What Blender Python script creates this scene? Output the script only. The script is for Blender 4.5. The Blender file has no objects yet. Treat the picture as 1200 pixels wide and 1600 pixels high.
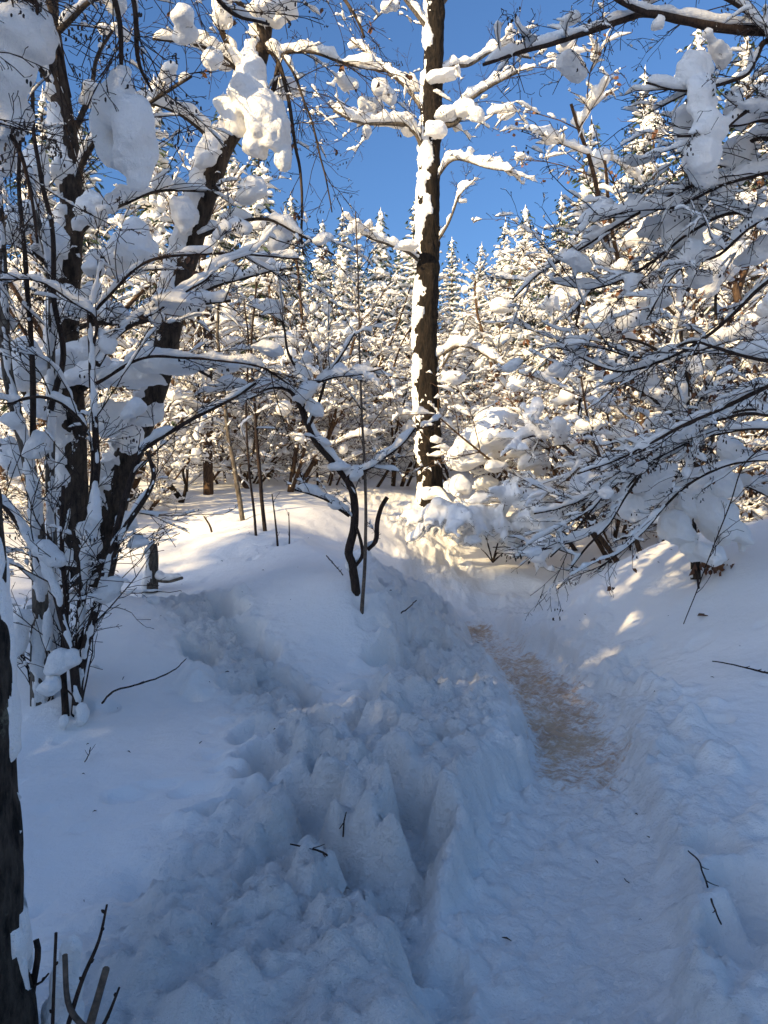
import bpy, math, random
import numpy as np
from mathutils import Vector

C = bpy.context.scene
COL = C.collection
R_ = math.radians

# ------------------------------------------------------------------ camera
F = 1202.0                                   # focal length in photo pixels (1200 x 1600)
EYE = 1.6
cam_data = bpy.data.cameras.new('camera')
cam_data.sensor_fit = 'VERTICAL'
cam_data.sensor_height = 36.0
cam_data.lens = 36.0 * F / 1600.0
cam_data.clip_start = 0.05
cam_data.clip_end = 1500.0
cam = bpy.data.objects.new('camera', cam_data)
COL.objects.link(cam)
cam.location = (0, 0, EYE)
cam.rotation_euler = (R_(90), 0, 0)
C.camera = cam

# ------------------------------------------------------------------ sky, sun, exposure
SUN_AZ = R_(-131)        # compass bearing of the sun seen from above, clockwise from +Y
SUN_EL = R_(19)
SUN_STRENGTH = 4.6
SKY_STRENGTH = 0.118
world = bpy.data.worlds.new('World')
C.world = world
world.use_nodes = True
wn = world.node_tree.nodes
wl = world.node_tree.links
bg = wn['Background']
sky = wn.new('ShaderNodeTexSky')
sky.sky_type = 'NISHITA'
sky.sun_disc = False
sky.sun_elevation = SUN_EL
sky.sun_rotation = SUN_AZ
sky.altitude = 900
sky.air_density = 1.2
sky.dust_density = 6.5
sky.ozone_density = 7.2
wl.new(sky.outputs['Color'], bg.inputs['Color'])
bg.inputs['Strength'].default_value = SKY_STRENGTH
sd = bpy.data.lights.new('sun', 'SUN')
sd.energy = SUN_STRENGTH
sd.angle = R_(0.53)
sd.color = (1.0, 0.76, 0.42)
sun = bpy.data.objects.new('sun', sd)
COL.objects.link(sun)
TO_SUN = Vector((math.sin(SUN_AZ) * math.cos(SUN_EL), math.cos(SUN_AZ) * math.cos(SUN_EL), math.sin(SUN_EL)))
sun.rotation_euler = TO_SUN.to_track_quat('Z', 'Y').to_euler()
sun.location = TO_SUN * 60
C.view_settings.view_transform = 'Standard'
C.view_settings.look = 'None'
C.view_settings.gamma = 1.0
C.view_settings.use_curve_mapping = False
C.view_settings.exposure = 0.93
C.render.engine = 'CYCLES'
C.cycles.diffuse_bounces = 8
C.cycles.max_bounces = 10

# ------------------------------------------------------------------ numeric helpers
def lerp(a, b, t): return a + (b - a) * t
def sstep(a, b, x):
    t = np.clip((np.asarray(x, float) - a) / (b - a), 0, 1)
    return t * t * (3 - 2 * t)
def _hash(ix, iy, iz, seed):
    h = (ix.astype(np.int64) * 374761393 + iy.astype(np.int64) * 668265263 + iz.astype(np.int64) * 2147483647 + int(seed) * 974634777) & 0xFFFFFFFF
    h = ((h ^ (h >> 13)) * 1274126177) & 0xFFFFFFFF
    h = ((h ^ (h >> 16)) * 2246822519) & 0xFFFFFFFF
    return ((h ^ (h >> 15)) & 0xFFFFFF).astype(np.float64) / 0xFFFFFF
def vnoise(P, f=1.0, seed=0):
    """value noise in -1..1 of points (n,3) or (n,2)"""
    P = np.asarray(P, float) * f
    if P.shape[1] == 2: P = np.column_stack([P, np.zeros(len(P))])
    i = np.floor(P); w = P - i; i = i.astype(np.int64)
    w = w * w * w * (w * (w * 6 - 15) + 10)
    out = 0.0
    for dx in (0, 1):
        wx = w[:, 0] if dx else 1 - w[:, 0]
        for dy in (0, 1):
            wy = w[:, 1] if dy else 1 - w[:, 1]
            for dz in (0, 1):
                wz = w[:, 2] if dz else 1 - w[:, 2]
                out = out + wx * wy * wz * _hash(i[:, 0] + dx, i[:, 1] + dy, i[:, 2] + dz, seed)
    return out * 2 - 1
def fbm(P, f=1.0, oct=3, seed=0, gain=0.5):
    s, a, t = 0.0, 1.0, 0.0
    for k in range(oct):
        s = s + a * vnoise(P, f, seed + k * 17); t += a; a *= gain; f *= 2.03
    return s / t
def worley(P, f, seed=0):
    """distance to the nearest feature point, in cells"""
    P = np.asarray(P, float)[:, :2] * f
    i = np.floor(P).astype(np.int64); best = np.full(len(P), 9.0)
    for dx in (-1, 0, 1):
        for dy in (-1, 0, 1):
            a, b = i[:, 0] + dx, i[:, 1] + dy; z = np.zeros_like(a)
            px = a + _hash(a, b, z, seed); py = b + _hash(a, b, z, seed + 5)
            best = np.minimum(best, np.hypot(P[:, 0] - px, P[:, 1] - py))
    return best
def norm(v):
    v = np.asarray(v, float)
    return v / np.maximum(np.linalg.norm(v, axis=-1, keepdims=True), 1e-9)
def at(px, py, Y):
    return np.array([(px - 600) * Y / F, Y, EYE + (800 - py) * Y / F])

# ------------------------------------------------------------------ mesh building
class MB:
    def __init__(s): s.v, s.q, s.t, s.n = [], [], [], 0
    def add(s, v, q=None, t=None):
        if q is not None and len(q): s.q.append(np.asarray(q, np.int64) + s.n)
        if t is not None and len(t): s.t.append(np.asarray(t, np.int64) + s.n)
        s.v.append(np.asarray(v, float)); s.n += len(v)
    def mesh(s, name, smooth=True):
        me = bpy.data.meshes.new(name)
        if not s.n: return me
        v = np.concatenate(s.v)
        q = np.concatenate(s.q) if s.q else np.zeros((0, 4), np.int64)
        t = np.concatenate(s.t) if s.t else np.zeros((0, 3), np.int64)
        me.vertices.add(len(v)); me.vertices.foreach_set('co', v.astype(np.float32).ravel())
        me.loops.add(q.size + t.size)
        me.loops.foreach_set('vertex_index', np.concatenate([q.ravel(), t.ravel()]).astype(np.int32))
        nf = len(q) + len(t)
        me.polygons.add(nf)
        me.polygons.foreach_set('loop_start', np.concatenate([np.arange(len(q)) * 4, q.size + np.arange(len(t)) * 3]).astype(np.int32))
        if smooth: me.polygons.foreach_set('use_smooth', np.ones(nf, bool))
        me.update(calc_edges=True); me.validate()
        return me

def ring_faces(n, k):
    i = np.arange(n - 1)[:, None] * k; j = np.arange(k)[None, :]; j2 = (j + 1) % k
    return np.stack([i + j, i + j2, i + k + j2, i + k + j], -1).reshape(-1, 4)
def frame(P):
    T = norm(np.gradient(P, axis=0))
    m = np.abs(T.mean(0)); ref = np.eye(3)[np.argmin(m)]
    S = norm(np.cross(T, ref)); U = np.cross(S, T)
    return T, S, U
def add_tube(mb, P, R, k=6, cap=True, rough=0.0, seed=0):
    P = np.asarray(P, float); R = np.broadcast_to(np.asarray(R, float), (len(P),))
    n = len(P)
    T, S, U = frame(P)
    a = np.arange(k) * 2 * math.pi / k
    D = np.cos(a)[None, :, None] * S[:, None] + np.sin(a)[None, :, None] * U[:, None]
    V = P[:, None] + D * R[:, None, None]
    if rough:
        nn = fbm(V.reshape(-1, 3) * np.array([1, 1, .35]), 14, 3, seed).reshape(n, k)
        V = V + D * (nn * rough * R[:, None])[..., None]
    V = V.reshape(-1, 3); q = ring_faces(n, k); t = None
    if cap:
        V = np.vstack([V, P[:1], P[-1:]])
        j = np.arange(k); j2 = (j + 1) % k
        t = np.vstack([np.stack([j2, j, np.full(k, n * k)], -1), np.stack([(n - 1) * k + j, (n - 1) * k + j2, np.full(k, n * k + 1)], -1)])
    mb.add(V, q, t)

_ICO = {}
def ico(sub):
    if sub in _ICO: return _ICO[sub]
    t = (1 + 5 ** .5) / 2
    v = [(-1, t, 0), (1, t, 0), (-1, -t, 0), (1, -t, 0), (0, -1, t), (0, 1, t), (0, -1, -t), (0, 1, -t), (t, 0, -1), (t, 0, 1), (-t, 0, -1), (-t, 0, 1)]
    f = [(0, 11, 5), (0, 5, 1), (0, 1, 7), (0, 7, 10), (0, 10, 11), (1, 5, 9), (5, 11, 4), (11, 10, 2), (10, 7, 6), (7, 1, 8), (3, 9, 4), (3, 4, 2), (3, 2, 6), (3, 6, 8), (3, 8, 9), (4, 9, 5), (2, 4, 11), (6, 2, 10), (8, 6, 7), (9, 8, 1)]
    v = [np.array(p, float) / np.linalg.norm(p) for p in v]
    for _ in range(sub):
        c, nf = {}, []
        def mid(a, b):
            k = (min(a, b), max(a, b))
            if k not in c:
                m = v[a] + v[b]; v.append(m / np.linalg.norm(m)); c[k] = len(v) - 1
            return c[k]
        for a, b, d in f:
            x, y, z = mid(a, b), mid(b, d), mid(d, a)
            nf += [(a, x, z), (b, y, x), (d, z, y), (x, y, z)]
        f = nf
    _ICO[sub] = (np.array(v), np.array(f)); return _ICO[sub]
def add_blob(mb, c, r, sub=2, seed=0, lump=0.18):
    v, f = ico(sub); r = np.asarray(r, float)
    d = 1 + lump * vnoise(v * 1.6 + np.asarray(c) * 7.3, 1.0, seed)
    mb.add(np.asarray(c) + v * r * d[:, None], None, f)

def resample(P, R, step):
    """Catmull-Rom through the points, then an even step"""
    P = np.asarray(P, float); R = np.asarray(R, float)
    if len(P) == 2:
        Q, S = P, R
    else:
        A = np.vstack([2 * P[0] - P[1], P, 2 * P[-1] - P[-2]]); Q, S = [], []
        for i in range(len(P) - 1):
            p0, p1, p2, p3 = A[i:i + 4]
            for u in np.linspace(0, 1, 8, endpoint=False):
                Q.append(.5 * (2 * p1 + (p2 - p0) * u + (2 * p0 - 5 * p1 + 4 * p2 - p3) * u * u + (3 * p1 - p0 - 3 * p2 + p3) * u ** 3))
                S.append(lerp(R[i], R[i + 1], u))
        Q.append(P[-1]); S.append(R[-1]); Q = np.array(Q); S = np.array(S)
    d = np.r_[0, np.cumsum(np.linalg.norm(np.diff(Q, axis=0), axis=1))]
    n = max(3, int(d[-1] / step) + 1); s = np.linspace(0, d[-1], n)
    return np.stack([np.interp(s, d, Q[:, k]) for k in range(3)], -1), np.interp(s, d, S)

def px_line(pts, Y0, Y1, r0, r1, step=0.05, wob=0.0, seed=0):
    """a branch from photo points at depths Y0..Y1 m, half-widths r0..r1 in photo pixels"""
    n = len(pts); P = []
    for i, p in enumerate(pts):
        Y = lerp(Y0, Y1, i / (n - 1)); P.append(at(p[0], p[1], Y))
    R = [lerp(r0, r1, i / (n - 1)) * lerp(Y0, Y1, i / (n - 1)) / F for i in range(n)]
    P, R = resample(P, R, step)
    if wob:
        P = P + wob * np.stack([fbm(P, 2.5, 2, seed + k) for k in range(3)], -1)
    return P, R

# ------------------------------------------------------------------ branches
def grow(rng, p, d, L, r, lvl, top, o, out):
    """a branch and, recursively, its side branches; out gets (points, radii, level)"""
    n = max(4, int(L / o['step'][min(lvl, len(o['step']) - 1)]))
    d = norm(d); P = [np.asarray(p, float)]; step = L / (n - 1)
    w = o['wander'][min(lvl, len(o['wander']) - 1)]; dr = o['droop'][min(lvl, len(o['droop']) - 1)]
    for i in range(n - 1):
        d = norm(d + np.array([rng.gauss(0, w), rng.gauss(0, w), rng.gauss(0, w) - dr * (i / n)]))
        P.append(P[-1] + d * step)
    P = np.array(P); R = np.linspace(r, max(r * .25, o['rmin'] * .6), n)
    out.append((P, R, lvl))
    if lvl >= top: return
    k = rng.randint(*o['kids'][lvl])
    sprout(rng, P, R, k, lvl + 1, top, o, out, L)
def sprout(rng, P, R, k, lvl, top, o, out, L=None, t0=None, lens=None, bias=None):
    n = len(P); L = L or float(np.linalg.norm(np.diff(P, axis=0), axis=1).sum())
    T = norm(np.gradient(P, axis=0)); side = rng.choice((-1, 1))
    for j in range(k):
        t = rng.uniform(o['tmin'] if t0 is None else t0, .97); i = min(n - 1, int(t * n))
        a = R_(rng.uniform(*o['angle'])); side = -side
        ax = norm(np.cross(T[i], np.array([rng.gauss(0, .5), rng.gauss(0, .5), 1.0]))) * side
        nd = T[i] * math.cos(a) + ax * math.sin(a) + np.array([0, 0, rng.uniform(*o['lift'])])
        if bias is not None: nd = nd + np.asarray(bias) * rng.uniform(.2, 1)
        cl = rng.uniform(*lens) if lens else L * rng.uniform(*o['ratio']) * (1.15 - .7 * t)
        grow(rng, P[i], nd, cl, min(R[i] * .62, max(o['rmin'], cl * o['thin'])), lvl, top, o, out)

def add_snow(mb, P, R, amount, rng, k=7, cover=0.8, step=None, wide=1.0, seed=0, tmax=9.0):
    """a ridge of snow lying on top of a branch; gaps where it has fallen off"""
    if step: P, R = resample(P, R, step)
    n = len(P)
    if n < 3: return
    T = norm(np.gradient(P, axis=0)); hz = np.sqrt(np.maximum(0, 1 - T[:, 2] ** 2))
    ph = rng.uniform(0, 100)
    nz = .55 * fbm(P + ph, 4.0, 2, seed) + .75 * fbm(P + ph, 13.0, 2, seed + 7); gap = 1.25 * fbm(P - ph, 3.4, 2, seed + 3)
    H = amount * np.clip(hz, 0, 1) ** 1.6 * np.clip(1 + 1.15 * nz, .12, 2.2)
    H = np.minimum(H, tmax)
    ok = (gap > -1 + 2 * (1 - cover)) if cover < 1 else np.ones(n, bool)
    ok &= hz > .38
    i = 0
    while i < n:
        if not ok[i]: i += 1; continue
        j = i
        while j < n and ok[j]: j += 1
        if j - i >= 3:
            p, r, h = P[i:j], R[i:j], H[i:j].copy()
            s = np.r_[0, np.cumsum(np.linalg.norm(np.diff(p, axis=0), axis=1))]
            e = np.minimum(s, s[-1] - s) / np.maximum(np.minimum(h.max() * 1.2, s[-1] * .5), 1e-6)
            taper = np.sqrt(np.clip(1 - (1 - np.clip(e, 0, 1)) ** 2, .02, 1))
            h *= taper
            t = T[i:j]; S = norm(np.cross(t, np.array([0, 0, 1.0]))); U = np.cross(S, t)
            W = (np.minimum(r, .03) * 1.0 + np.maximum(r - .03, 0) * .7 + h * .36 * wide) * np.clip(taper, .25, 1); hh = h * .55 + r * .25
            c = p + U * (r * .5 + hh * .8)[:, None]
            a = np.arange(k) * 2 * math.pi / k
            V = c[:, None] + np.cos(a)[None, :, None] * (S * W[:, None])[:, None] + np.sin(a)[None, :, None] * (U * hh[:, None])[:, None]
            m = len(p); q = ring_faces(m, k); jj = np.arange(k); j2 = (jj + 1) % k
            V = np.vstack([V.reshape(-1, 3), c[:1], c[-1:]])
            f = np.vstack([np.stack([j2, jj, np.full(k, m * k)], -1), np.stack([(m - 1) * k + jj, (m - 1) * k + j2, np.full(k, m * k + 1)], -1)])
            mb.add(V, q, f)
        i = j

def remesh(mb, name, voxel, smooth=2, lump=0.0, freq=8.0, seed=0):
    """melts overlapping snow pieces into one skin"""
    me = mb.mesh('tmp', True)
    if not len(me.vertices): return me
    ob = bpy.data.objects.new('tmp', me); COL.objects.link(ob)
    m = ob.modifiers.new('r', 'REMESH'); m.mode = 'VOXEL'; m.voxel_size = voxel; m.use_smooth_shade = True
    if smooth:
        s = ob.modifiers.new('s', 'SMOOTH'); s.factor = .5; s.iterations = smooth
    dg = bpy.context.evaluated_depsgraph_get()
    new = bpy.data.meshes.new_from_object(ob.evaluated_get(dg))
    new.name = name
    bpy.data.objects.remove(ob); bpy.data.meshes.remove(me)
    n = len(new.vertices)
    if lump and n:
        co = np.empty(n * 3, np.float32); new.vertices.foreach_get('co', co); co = co.reshape(-1, 3).astype(float)
        nr = np.empty(n * 3, np.float32); new.vertex_normals.foreach_get('vector', nr); nr = nr.reshape(-1, 3)
        co += nr * (lump * fbm(co, freq, 3, seed))[:, None]
        new.vertices.foreach_set('co', co.astype(np.float32).ravel()); new.update()
    if n: new.polygons.foreach_set('use_smooth', np.ones(len(new.polygons), bool))
    return new

def jacket(mb, P, R, face, amount, k=28, seed=0, dens=0.0, freq=3.0, step=0.035, thick=0.85, amp=1.35):
    """snow plastered on one side of a trunk, with a ragged edge; it dips inside the bark where there is none"""
    P, R = resample(P, R, step); n = len(P)
    T, S, U = frame(P); a = np.arange(k) * 2 * math.pi / k
    D = np.cos(a)[None, :, None] * S[:, None] + np.sin(a)[None, :, None] * U[:, None]
    V0 = P[:, None] + D * R[:, None, None]
    g = (D @ norm(face))
    pts = V0.reshape(-1, 3)
    nz = fbm(pts, freq, 4, seed, .6).reshape(n, k)
    fine = fbm(pts, freq * 7, 2, seed + 9).reshape(n, k)
    m = g * 1.05 - .42 + dens + nz * amp + fine * .22 * amp
    h = np.where(m > 0, amount * np.minimum(m * 2.2, 1) ** thick * (1 + .45 * fine) , -.12 * R[:, None] - .01)
    h[0] = h[-1] = -.3 * R[0]
    V = P[:, None] + D * (R[:, None] + h)[..., None]
    mb.add(V.reshape(-1, 3), ring_faces(n, k))

# ------------------------------------------------------------------ materials
def mat(name):
    m = bpy.data.materials.new(name); m.use_nodes = True
    nt = m.node_tree; return m, nt.nodes, nt.links, nt.nodes['Principled BSDF']
def noise(nd, lk, scale, detail=4, rough=.55, vec=None):
    t = nd.new('ShaderNodeTexNoise'); t.inputs['Scale'].default_value = scale
    t.inputs['Detail'].default_value = detail; t.inputs['Roughness'].default_value = rough
    if vec is not None: lk.new(vec, t.inputs['Vector'])
    return t
def ramp(nd, lk, fac, stops):
    r = nd.new('ShaderNodeValToRGB'); e = r.color_ramp.elements
    while len(e) < len(stops): e.new(.5)
    for x, (p, c) in zip(e, stops): x.position = p; x.color = (*c, 1)
    lk.new(fac, r.inputs['Fac']); return r
def bump(nd, lk, h, dist, strength=1.0, prev=None):
    b = nd.new('ShaderNodeBump'); b.inputs['Distance'].default_value = dist; b.inputs['Strength'].default_value = strength
    lk.new(h, b.inputs['Height'])
    if prev is not None: lk.new(prev, b.inputs['Normal'])
    return b.outputs['Normal']

def snow_mat(name, grain=1.0):
    m, nd, lk, b = mat(name)
    tc = nd.new('ShaderNodeTexCoord')
    n1 = noise(nd, lk, 3.0, 3, vec=tc.outputs['Object'])
    c = ramp(nd, lk, n1.outputs['Fac'], [(.3, (.895, .88, .845)), (.7, (.93, .915, .885))])
    lk.new(c.outputs['Color'], b.inputs['Base Color'])
    b.inputs['Roughness'].default_value = .62; b.inputs['Specular IOR Level'].default_value = .25
    n2 = noise(nd, lk, 22, 6, .62, tc.outputs['Object']); n3 = noise(nd, lk, 190, 3, .6, tc.outputs['Object'])
    x = bump(nd, lk, n2.outputs['Fac'], .018 * grain, .8)
    lk.new(bump(nd, lk, n3.outputs['Fac'], .0035 * grain, .8, x), b.inputs['Normal'])
    return m
M_SNOW = snow_mat('snow_on_branches', 1.7)
M_SNOW_FAR = snow_mat('snow_far', 1.6)

def ground_mat():
    m, nd, lk, b = mat('ground_snow')
    tc = nd.new('ShaderNodeTexCoord'); ob = tc.outputs['Object']
    n1 = noise(nd, lk, 2.0, 3, vec=ob)
    c = ramp(nd, lk, n1.outputs['Fac'], [(.3, (.89, .875, .84)), (.7, (.925, .91, .88))])
    at_ = nd.new('ShaderNodeAttribute'); at_.attribute_name = 'dirt'
    mp = nd.new('ShaderNodeMapping'); lk.new(ob, mp.inputs['Vector']); mp.inputs['Scale'].default_value = (13, 24, 13)
    mp.inputs['Rotation'].default_value = (0, 0, R_(8))
    n4 = noise(nd, lk, 1.0, 9, .78, mp.outputs['Vector'])
    n5 = noise(nd, lk, 2.6, 3, .6, ob)
    mul = nd.new('ShaderNodeMath'); mul.operation = 'MULTIPLY_ADD'          # dirt + (noise-.5)*k
    sub = nd.new('ShaderNodeMath'); sub.operation = 'SUBTRACT'; lk.new(n4.outputs['Fac'], sub.inputs[0]); sub.inputs[1].default_value = .52
    lk.new(sub.outputs[0], mul.inputs[0]); mul.inputs[1].default_value = 2.6; lk.new(at_.outputs['Fac'], mul.inputs[2])
    mr = nd.new('ShaderNodeMapRange'); mr.interpolation_type = 'SMOOTHSTEP'
    mr.inputs['From Min'].default_value = .34; mr.inputs['From Max'].default_value = 1.0; mr.inputs['To Max'].default_value = .9
    lk.new(mul.outputs[0], mr.inputs['Value'])
    gate = nd.new('ShaderNodeMath'); gate.operation = 'MULTIPLY'
    g2 = nd.new('ShaderNodeMapRange'); g2.inputs['From Min'].default_value = .03; g2.inputs['From Max'].default_value = .35; lk.new(at_.outputs['Fac'], g2.inputs['Value'])
    lk.new(mr.outputs[0], gate.inputs[0]); lk.new(g2.outputs[0], gate.inputs[1])
    dc = ramp(nd, lk, n5.outputs['Fac'], [(.35, (.54, .33, .19)), (.65, (.60, .42, .25))])
    mx = nd.new('ShaderNodeMix'); mx.data_type = 'RGBA'
    lk.new(gate.outputs[0], mx.inputs['Factor']); lk.new(c.outputs['Color'], mx.inputs[6]); lk.new(dc.outputs['Color'], mx.inputs[7])
    lk.new(mx.outputs[2], b.inputs['Base Color'])
    b.inputs['Roughness'].default_value = .6; b.inputs['Specular IOR Level'].default_value = .25
    ta = nd.new('ShaderNodeAttribute'); ta.attribute_name = 'trample'
    n2 = noise(nd, lk, 26, 7, .66, ob); n3 = noise(nd, lk, 260, 3, .6, ob)
    st = nd.new('ShaderNodeMapRange'); st.inputs['To Min'].default_value = .25; st.inputs['To Max'].default_value = 1.0; lk.new(ta.outputs['Fac'], st.inputs['Value'])
    bp = nd.new('ShaderNodeBump'); bp.inputs['Distance'].default_value = .05; lk.new(n2.outputs['Fac'], bp.inputs['Height']); lk.new(st.outputs[0], bp.inputs['Strength'])
    x = bump(nd, lk, n4.outputs['Fac'], .012, .5, bp.outputs['Normal'])
    lk.new(bump(nd, lk, n3.outputs['Fac'], .003, .7, x), b.inputs['Normal'])
    return m
M_GROUND = ground_mat()

def bark_mat(name, dark, light, lichen=None, scale=1.0, amount=.5, depth=.02):
    m, nd, lk, b = mat(name)
    tc = nd.new('ShaderNodeTexCoord')
    mp = nd.new('ShaderNodeMapping'); mp.inputs['Scale'].default_value = (1, 1, .3); lk.new(tc.outputs['Object'], mp.inputs['Vector'])
    n1 = noise(nd, lk, 24 * scale, 7, .68, mp.outputs['Vector'])
    c = ramp(nd, lk, n1.outputs['Fac'], [(.36, dark), (.62, light)])
    col = c.outputs['Color']
    if lichen:
        n2 = noise(nd, lk, 7 * scale, 5, .7, tc.outputs['Object'])
        r = ramp(nd, lk, n2.outputs['Fac'], [(amount, (0, 0, 0)), (amount + .08, (1, 1, 1))])
        mx = nd.new('ShaderNodeMix'); mx.data_type = 'RGBA'
        lk.new(r.outputs['Color'], mx.inputs['Factor']); lk.new(col, mx.inputs[6]); mx.inputs[7].default_value = (*lichen, 1)
        col = mx.outputs[2]
    lk.new(col, b.inputs['Base Color']); b.inputs['Roughness'].default_value = .85; b.inputs['Specular IOR Level'].default_value = .2
    lk.new(bump(nd, lk, n1.outputs['Fac'], depth, .9), b.inputs['Normal'])
    return m
M_BARK = bark_mat('bark_dark', (.012, .009, .007), (.075, .055, .040), (.13, .11, .075), amount=.66)
M_BARK_NEAR = bark_mat('bark_near', (.006, .005, .004), (.075, .058, .044), (.15, .14, .10), 2.0, .60, .03)
M_BARK_MID = bark_mat('bark_central', (.005, .004, .003), (.026, .018, .012), (.09, .075, .05), 1.0, .66, .06)
M_BARK_GREY = bark_mat('bark_grey', (.03, .025, .02), (.15, .125, .10), (.24, .23, .19), 1.4, .60, .01)
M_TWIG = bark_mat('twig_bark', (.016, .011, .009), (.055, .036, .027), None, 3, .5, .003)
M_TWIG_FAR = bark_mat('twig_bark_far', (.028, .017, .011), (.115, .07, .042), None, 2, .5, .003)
def flat_mat(name, a, b2, scale=9):
    m, nd, lk, b = mat(name); tc = nd.new('ShaderNodeTexCoord')
    n1 = noise(nd, lk, scale, 3, .6, tc.outputs['Object'])
    lk.new(ramp(nd, lk, n1.outputs['Fac'], [(.35, a), (.65, b2)]).outputs['Color'], b.inputs['Base Color'])
    b.inputs['Roughness'].default_value = .75; return m
M_NEEDLE = flat_mat('spruce_needles', (.022, .045, .024), (.055, .085, .04))
M_LEAF = flat_mat('withered_leaves', (.10, .04, .018), (.20, .085, .035))
M_CONE = flat_mat('alder_cones', (.014, .010, .008), (.035, .024, .017))
M_CUT = flat_mat('cut_wood', (.22, .15, .09), (.32, .24, .15), 30)
M_DEAD = flat_mat('dry_stem', (.055, .040, .028), (.14, .10, .07), 40)

# ------------------------------------------------------------------ scene objects
def tag(o, label, cat=None, group=None, kind=None):
    if label: o['label'] = label
    if cat: o['category'] = cat
    if group: o['group'] = group
    if kind: o['kind'] = kind
    return o
def thing(name, label, cat, loc, group=None):
    o = bpy.data.objects.new(name, None); COL.objects.link(o); o.location = loc; o.empty_display_size = .2
    return tag(o, label, cat, group)
def part(name, me, m, parent=None, loc=None, kind=None):
    """links a mesh given in world space as a child of a thing"""
    o = bpy.data.objects.new(name, me); COL.objects.link(o)
    me.name = name
    if m and not me.materials: me.materials.append(m)
    if parent is not None:
        o.parent = parent
        p = parent; off = np.zeros(3)
        while p is not None: off += np.array(p.location); p = p.parent
        if len(me.vertices):
            n = len(me.vertices); co = np.empty(n * 3, np.float32); me.vertices.foreach_get('co', co)
            co = co.reshape(-1, 3) - off.astype(np.float32); me.vertices.foreach_set('co', co.ravel()); me.update()
    if kind: o['kind'] = kind
    return o

# ================================================================== THE GROUND
FARC = np.array([0., 6.])
def far_z(x, y):
    r = np.hypot(x, y)
    up = 2.5 * sstep(2, 19, y) + .20 * np.maximum(y - 18, 0) + .0006 * np.maximum(y - 18, 0) ** 2 * 0
    up = np.where(y > 80, 2.5 + .2 * 62 + .08 * (y - 80), up)
    side = .055 * np.abs(x) * sstep(0, 12, np.abs(x))
    back = np.where(y < 0, .05 * -y, 0)
    return .4 + up + side + back
CTRL = []
def cp(px, py, Y): CTRL.append(tuple(at(px, py, Y)))
for p in [(-3, 0, .40), (-1.4, 0, .30), (0, 0, .28), (-3.2, 2.3, .45), (-1, 2.3, .31), (.1, 2.4, .33), (-1.4, 3.4, .36), (-.5, 3.5, .38), (.35, 3.6, .38),
          (.62, 4.4, .38), (.85, 5.4, .36), (1.05, 1.0, .25), (1.3, 2.4, .25), (1.7, 3.4, .28), (2.6, 2.4, .32), (2.5, 3.6, .36), (2.2, 4.6, .38), (.9, -3, .2),
          (-4, -4, .7), (4, -4, .5), (-6, 3, .9), (7, 1, .9), (-5, 5.0, .9)]: CTRL.append(p)
for p in [(50, 1130, 4.6), (220, 985, 5.6), (130, 1010, 5.3), (60, 960, 6.2), (335, 1010, 5.9), (250, 930, 7.4), (200, 860, 8.3), (450, 1100, 4.9), (560, 1090, 5.1),
          (400, 900, 6.9), (470, 865, 7.6), (560, 930, 6.3), (620, 990, 6.2), (660, 950, 7.4), (640, 1070, 5.9), (700, 1010, 7.3),
          (400, 822, 9.0), (300, 850, 9.6), (260, 800, 11.5), (350, 745, 15.5), (480, 800, 10.6), (560, 806, 11.6), (610, 815, 12.2),
          (672, 792, 13.0), (650, 826, 11.9), (640, 868, 10.6), (700, 890, 10.8), (690, 930, 9.9), (735, 830, 12.6), (800, 838, 13.2), (860, 840, 13.0), (850, 905, 10.8), (850, 960, 9.0),
          (960, 880, 8.4), (1000, 860, 8.2), (1090, 900, 6.9), (1180, 890, 6.6), (1150, 1040, 5.3), (1000, 1090, 5.6), (960, 1000, 6.9), (1250, 1000, 5.5), (1300, 880, 6.5),
          (930, 770, 17), (800, 770, 17), (640, 745, 18), (480, 745, 17)]: cp(*p)
for x, y in [(-10, 20), (0, 22), (10, 20), (-16, 8), (16, 8), (-12, -6), (12, -6), (0, -12), (-5, 24), (6, 24)]: CTRL.append((x, y, float(far_z(np.array(x), np.array(y)))))
CT = np.array(CTRL); _N = len(CT)
def _phi(r): return np.where(r > 1e-9, r * r * np.log(np.maximum(r, 1e-9)), 0)
_A = np.zeros((_N + 3, _N + 3))
_A[:_N, :_N] = _phi(np.hypot(CT[:, None, 0] - CT[None, :, 0], CT[:, None, 1] - CT[None, :, 1])) + np.eye(_N) * .12
_A[:_N, _N] = 1; _A[:_N, _N + 1:] = CT[:, :2]; _A[_N:, :_N] = _A[:_N, _N:].T
_W = np.linalg.solve(_A, np.r_[CT[:, 2], 0, 0, 0])
def base_z(x, y):
    x = np.atleast_1d(np.asarray(x, float)); y = np.atleast_1d(np.asarray(y, float)); out = np.empty(len(x))
    for i in range(0, len(x), 60000):
        a, b = x[i:i + 60000], y[i:i + 60000]
        z = _W[_N] + _W[_N + 1] * a + _W[_N + 2] * b
        for k in range(_N): z = z + _W[k] * _phi(np.hypot(a - CT[k, 0], b - CT[k, 1]))
        out[i:i + 60000] = z
    w = sstep(13, 22, np.hypot(x - FARC[0], y - FARC[1]))
    return out * (1 - w) + far_z(x, y) * w
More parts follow.
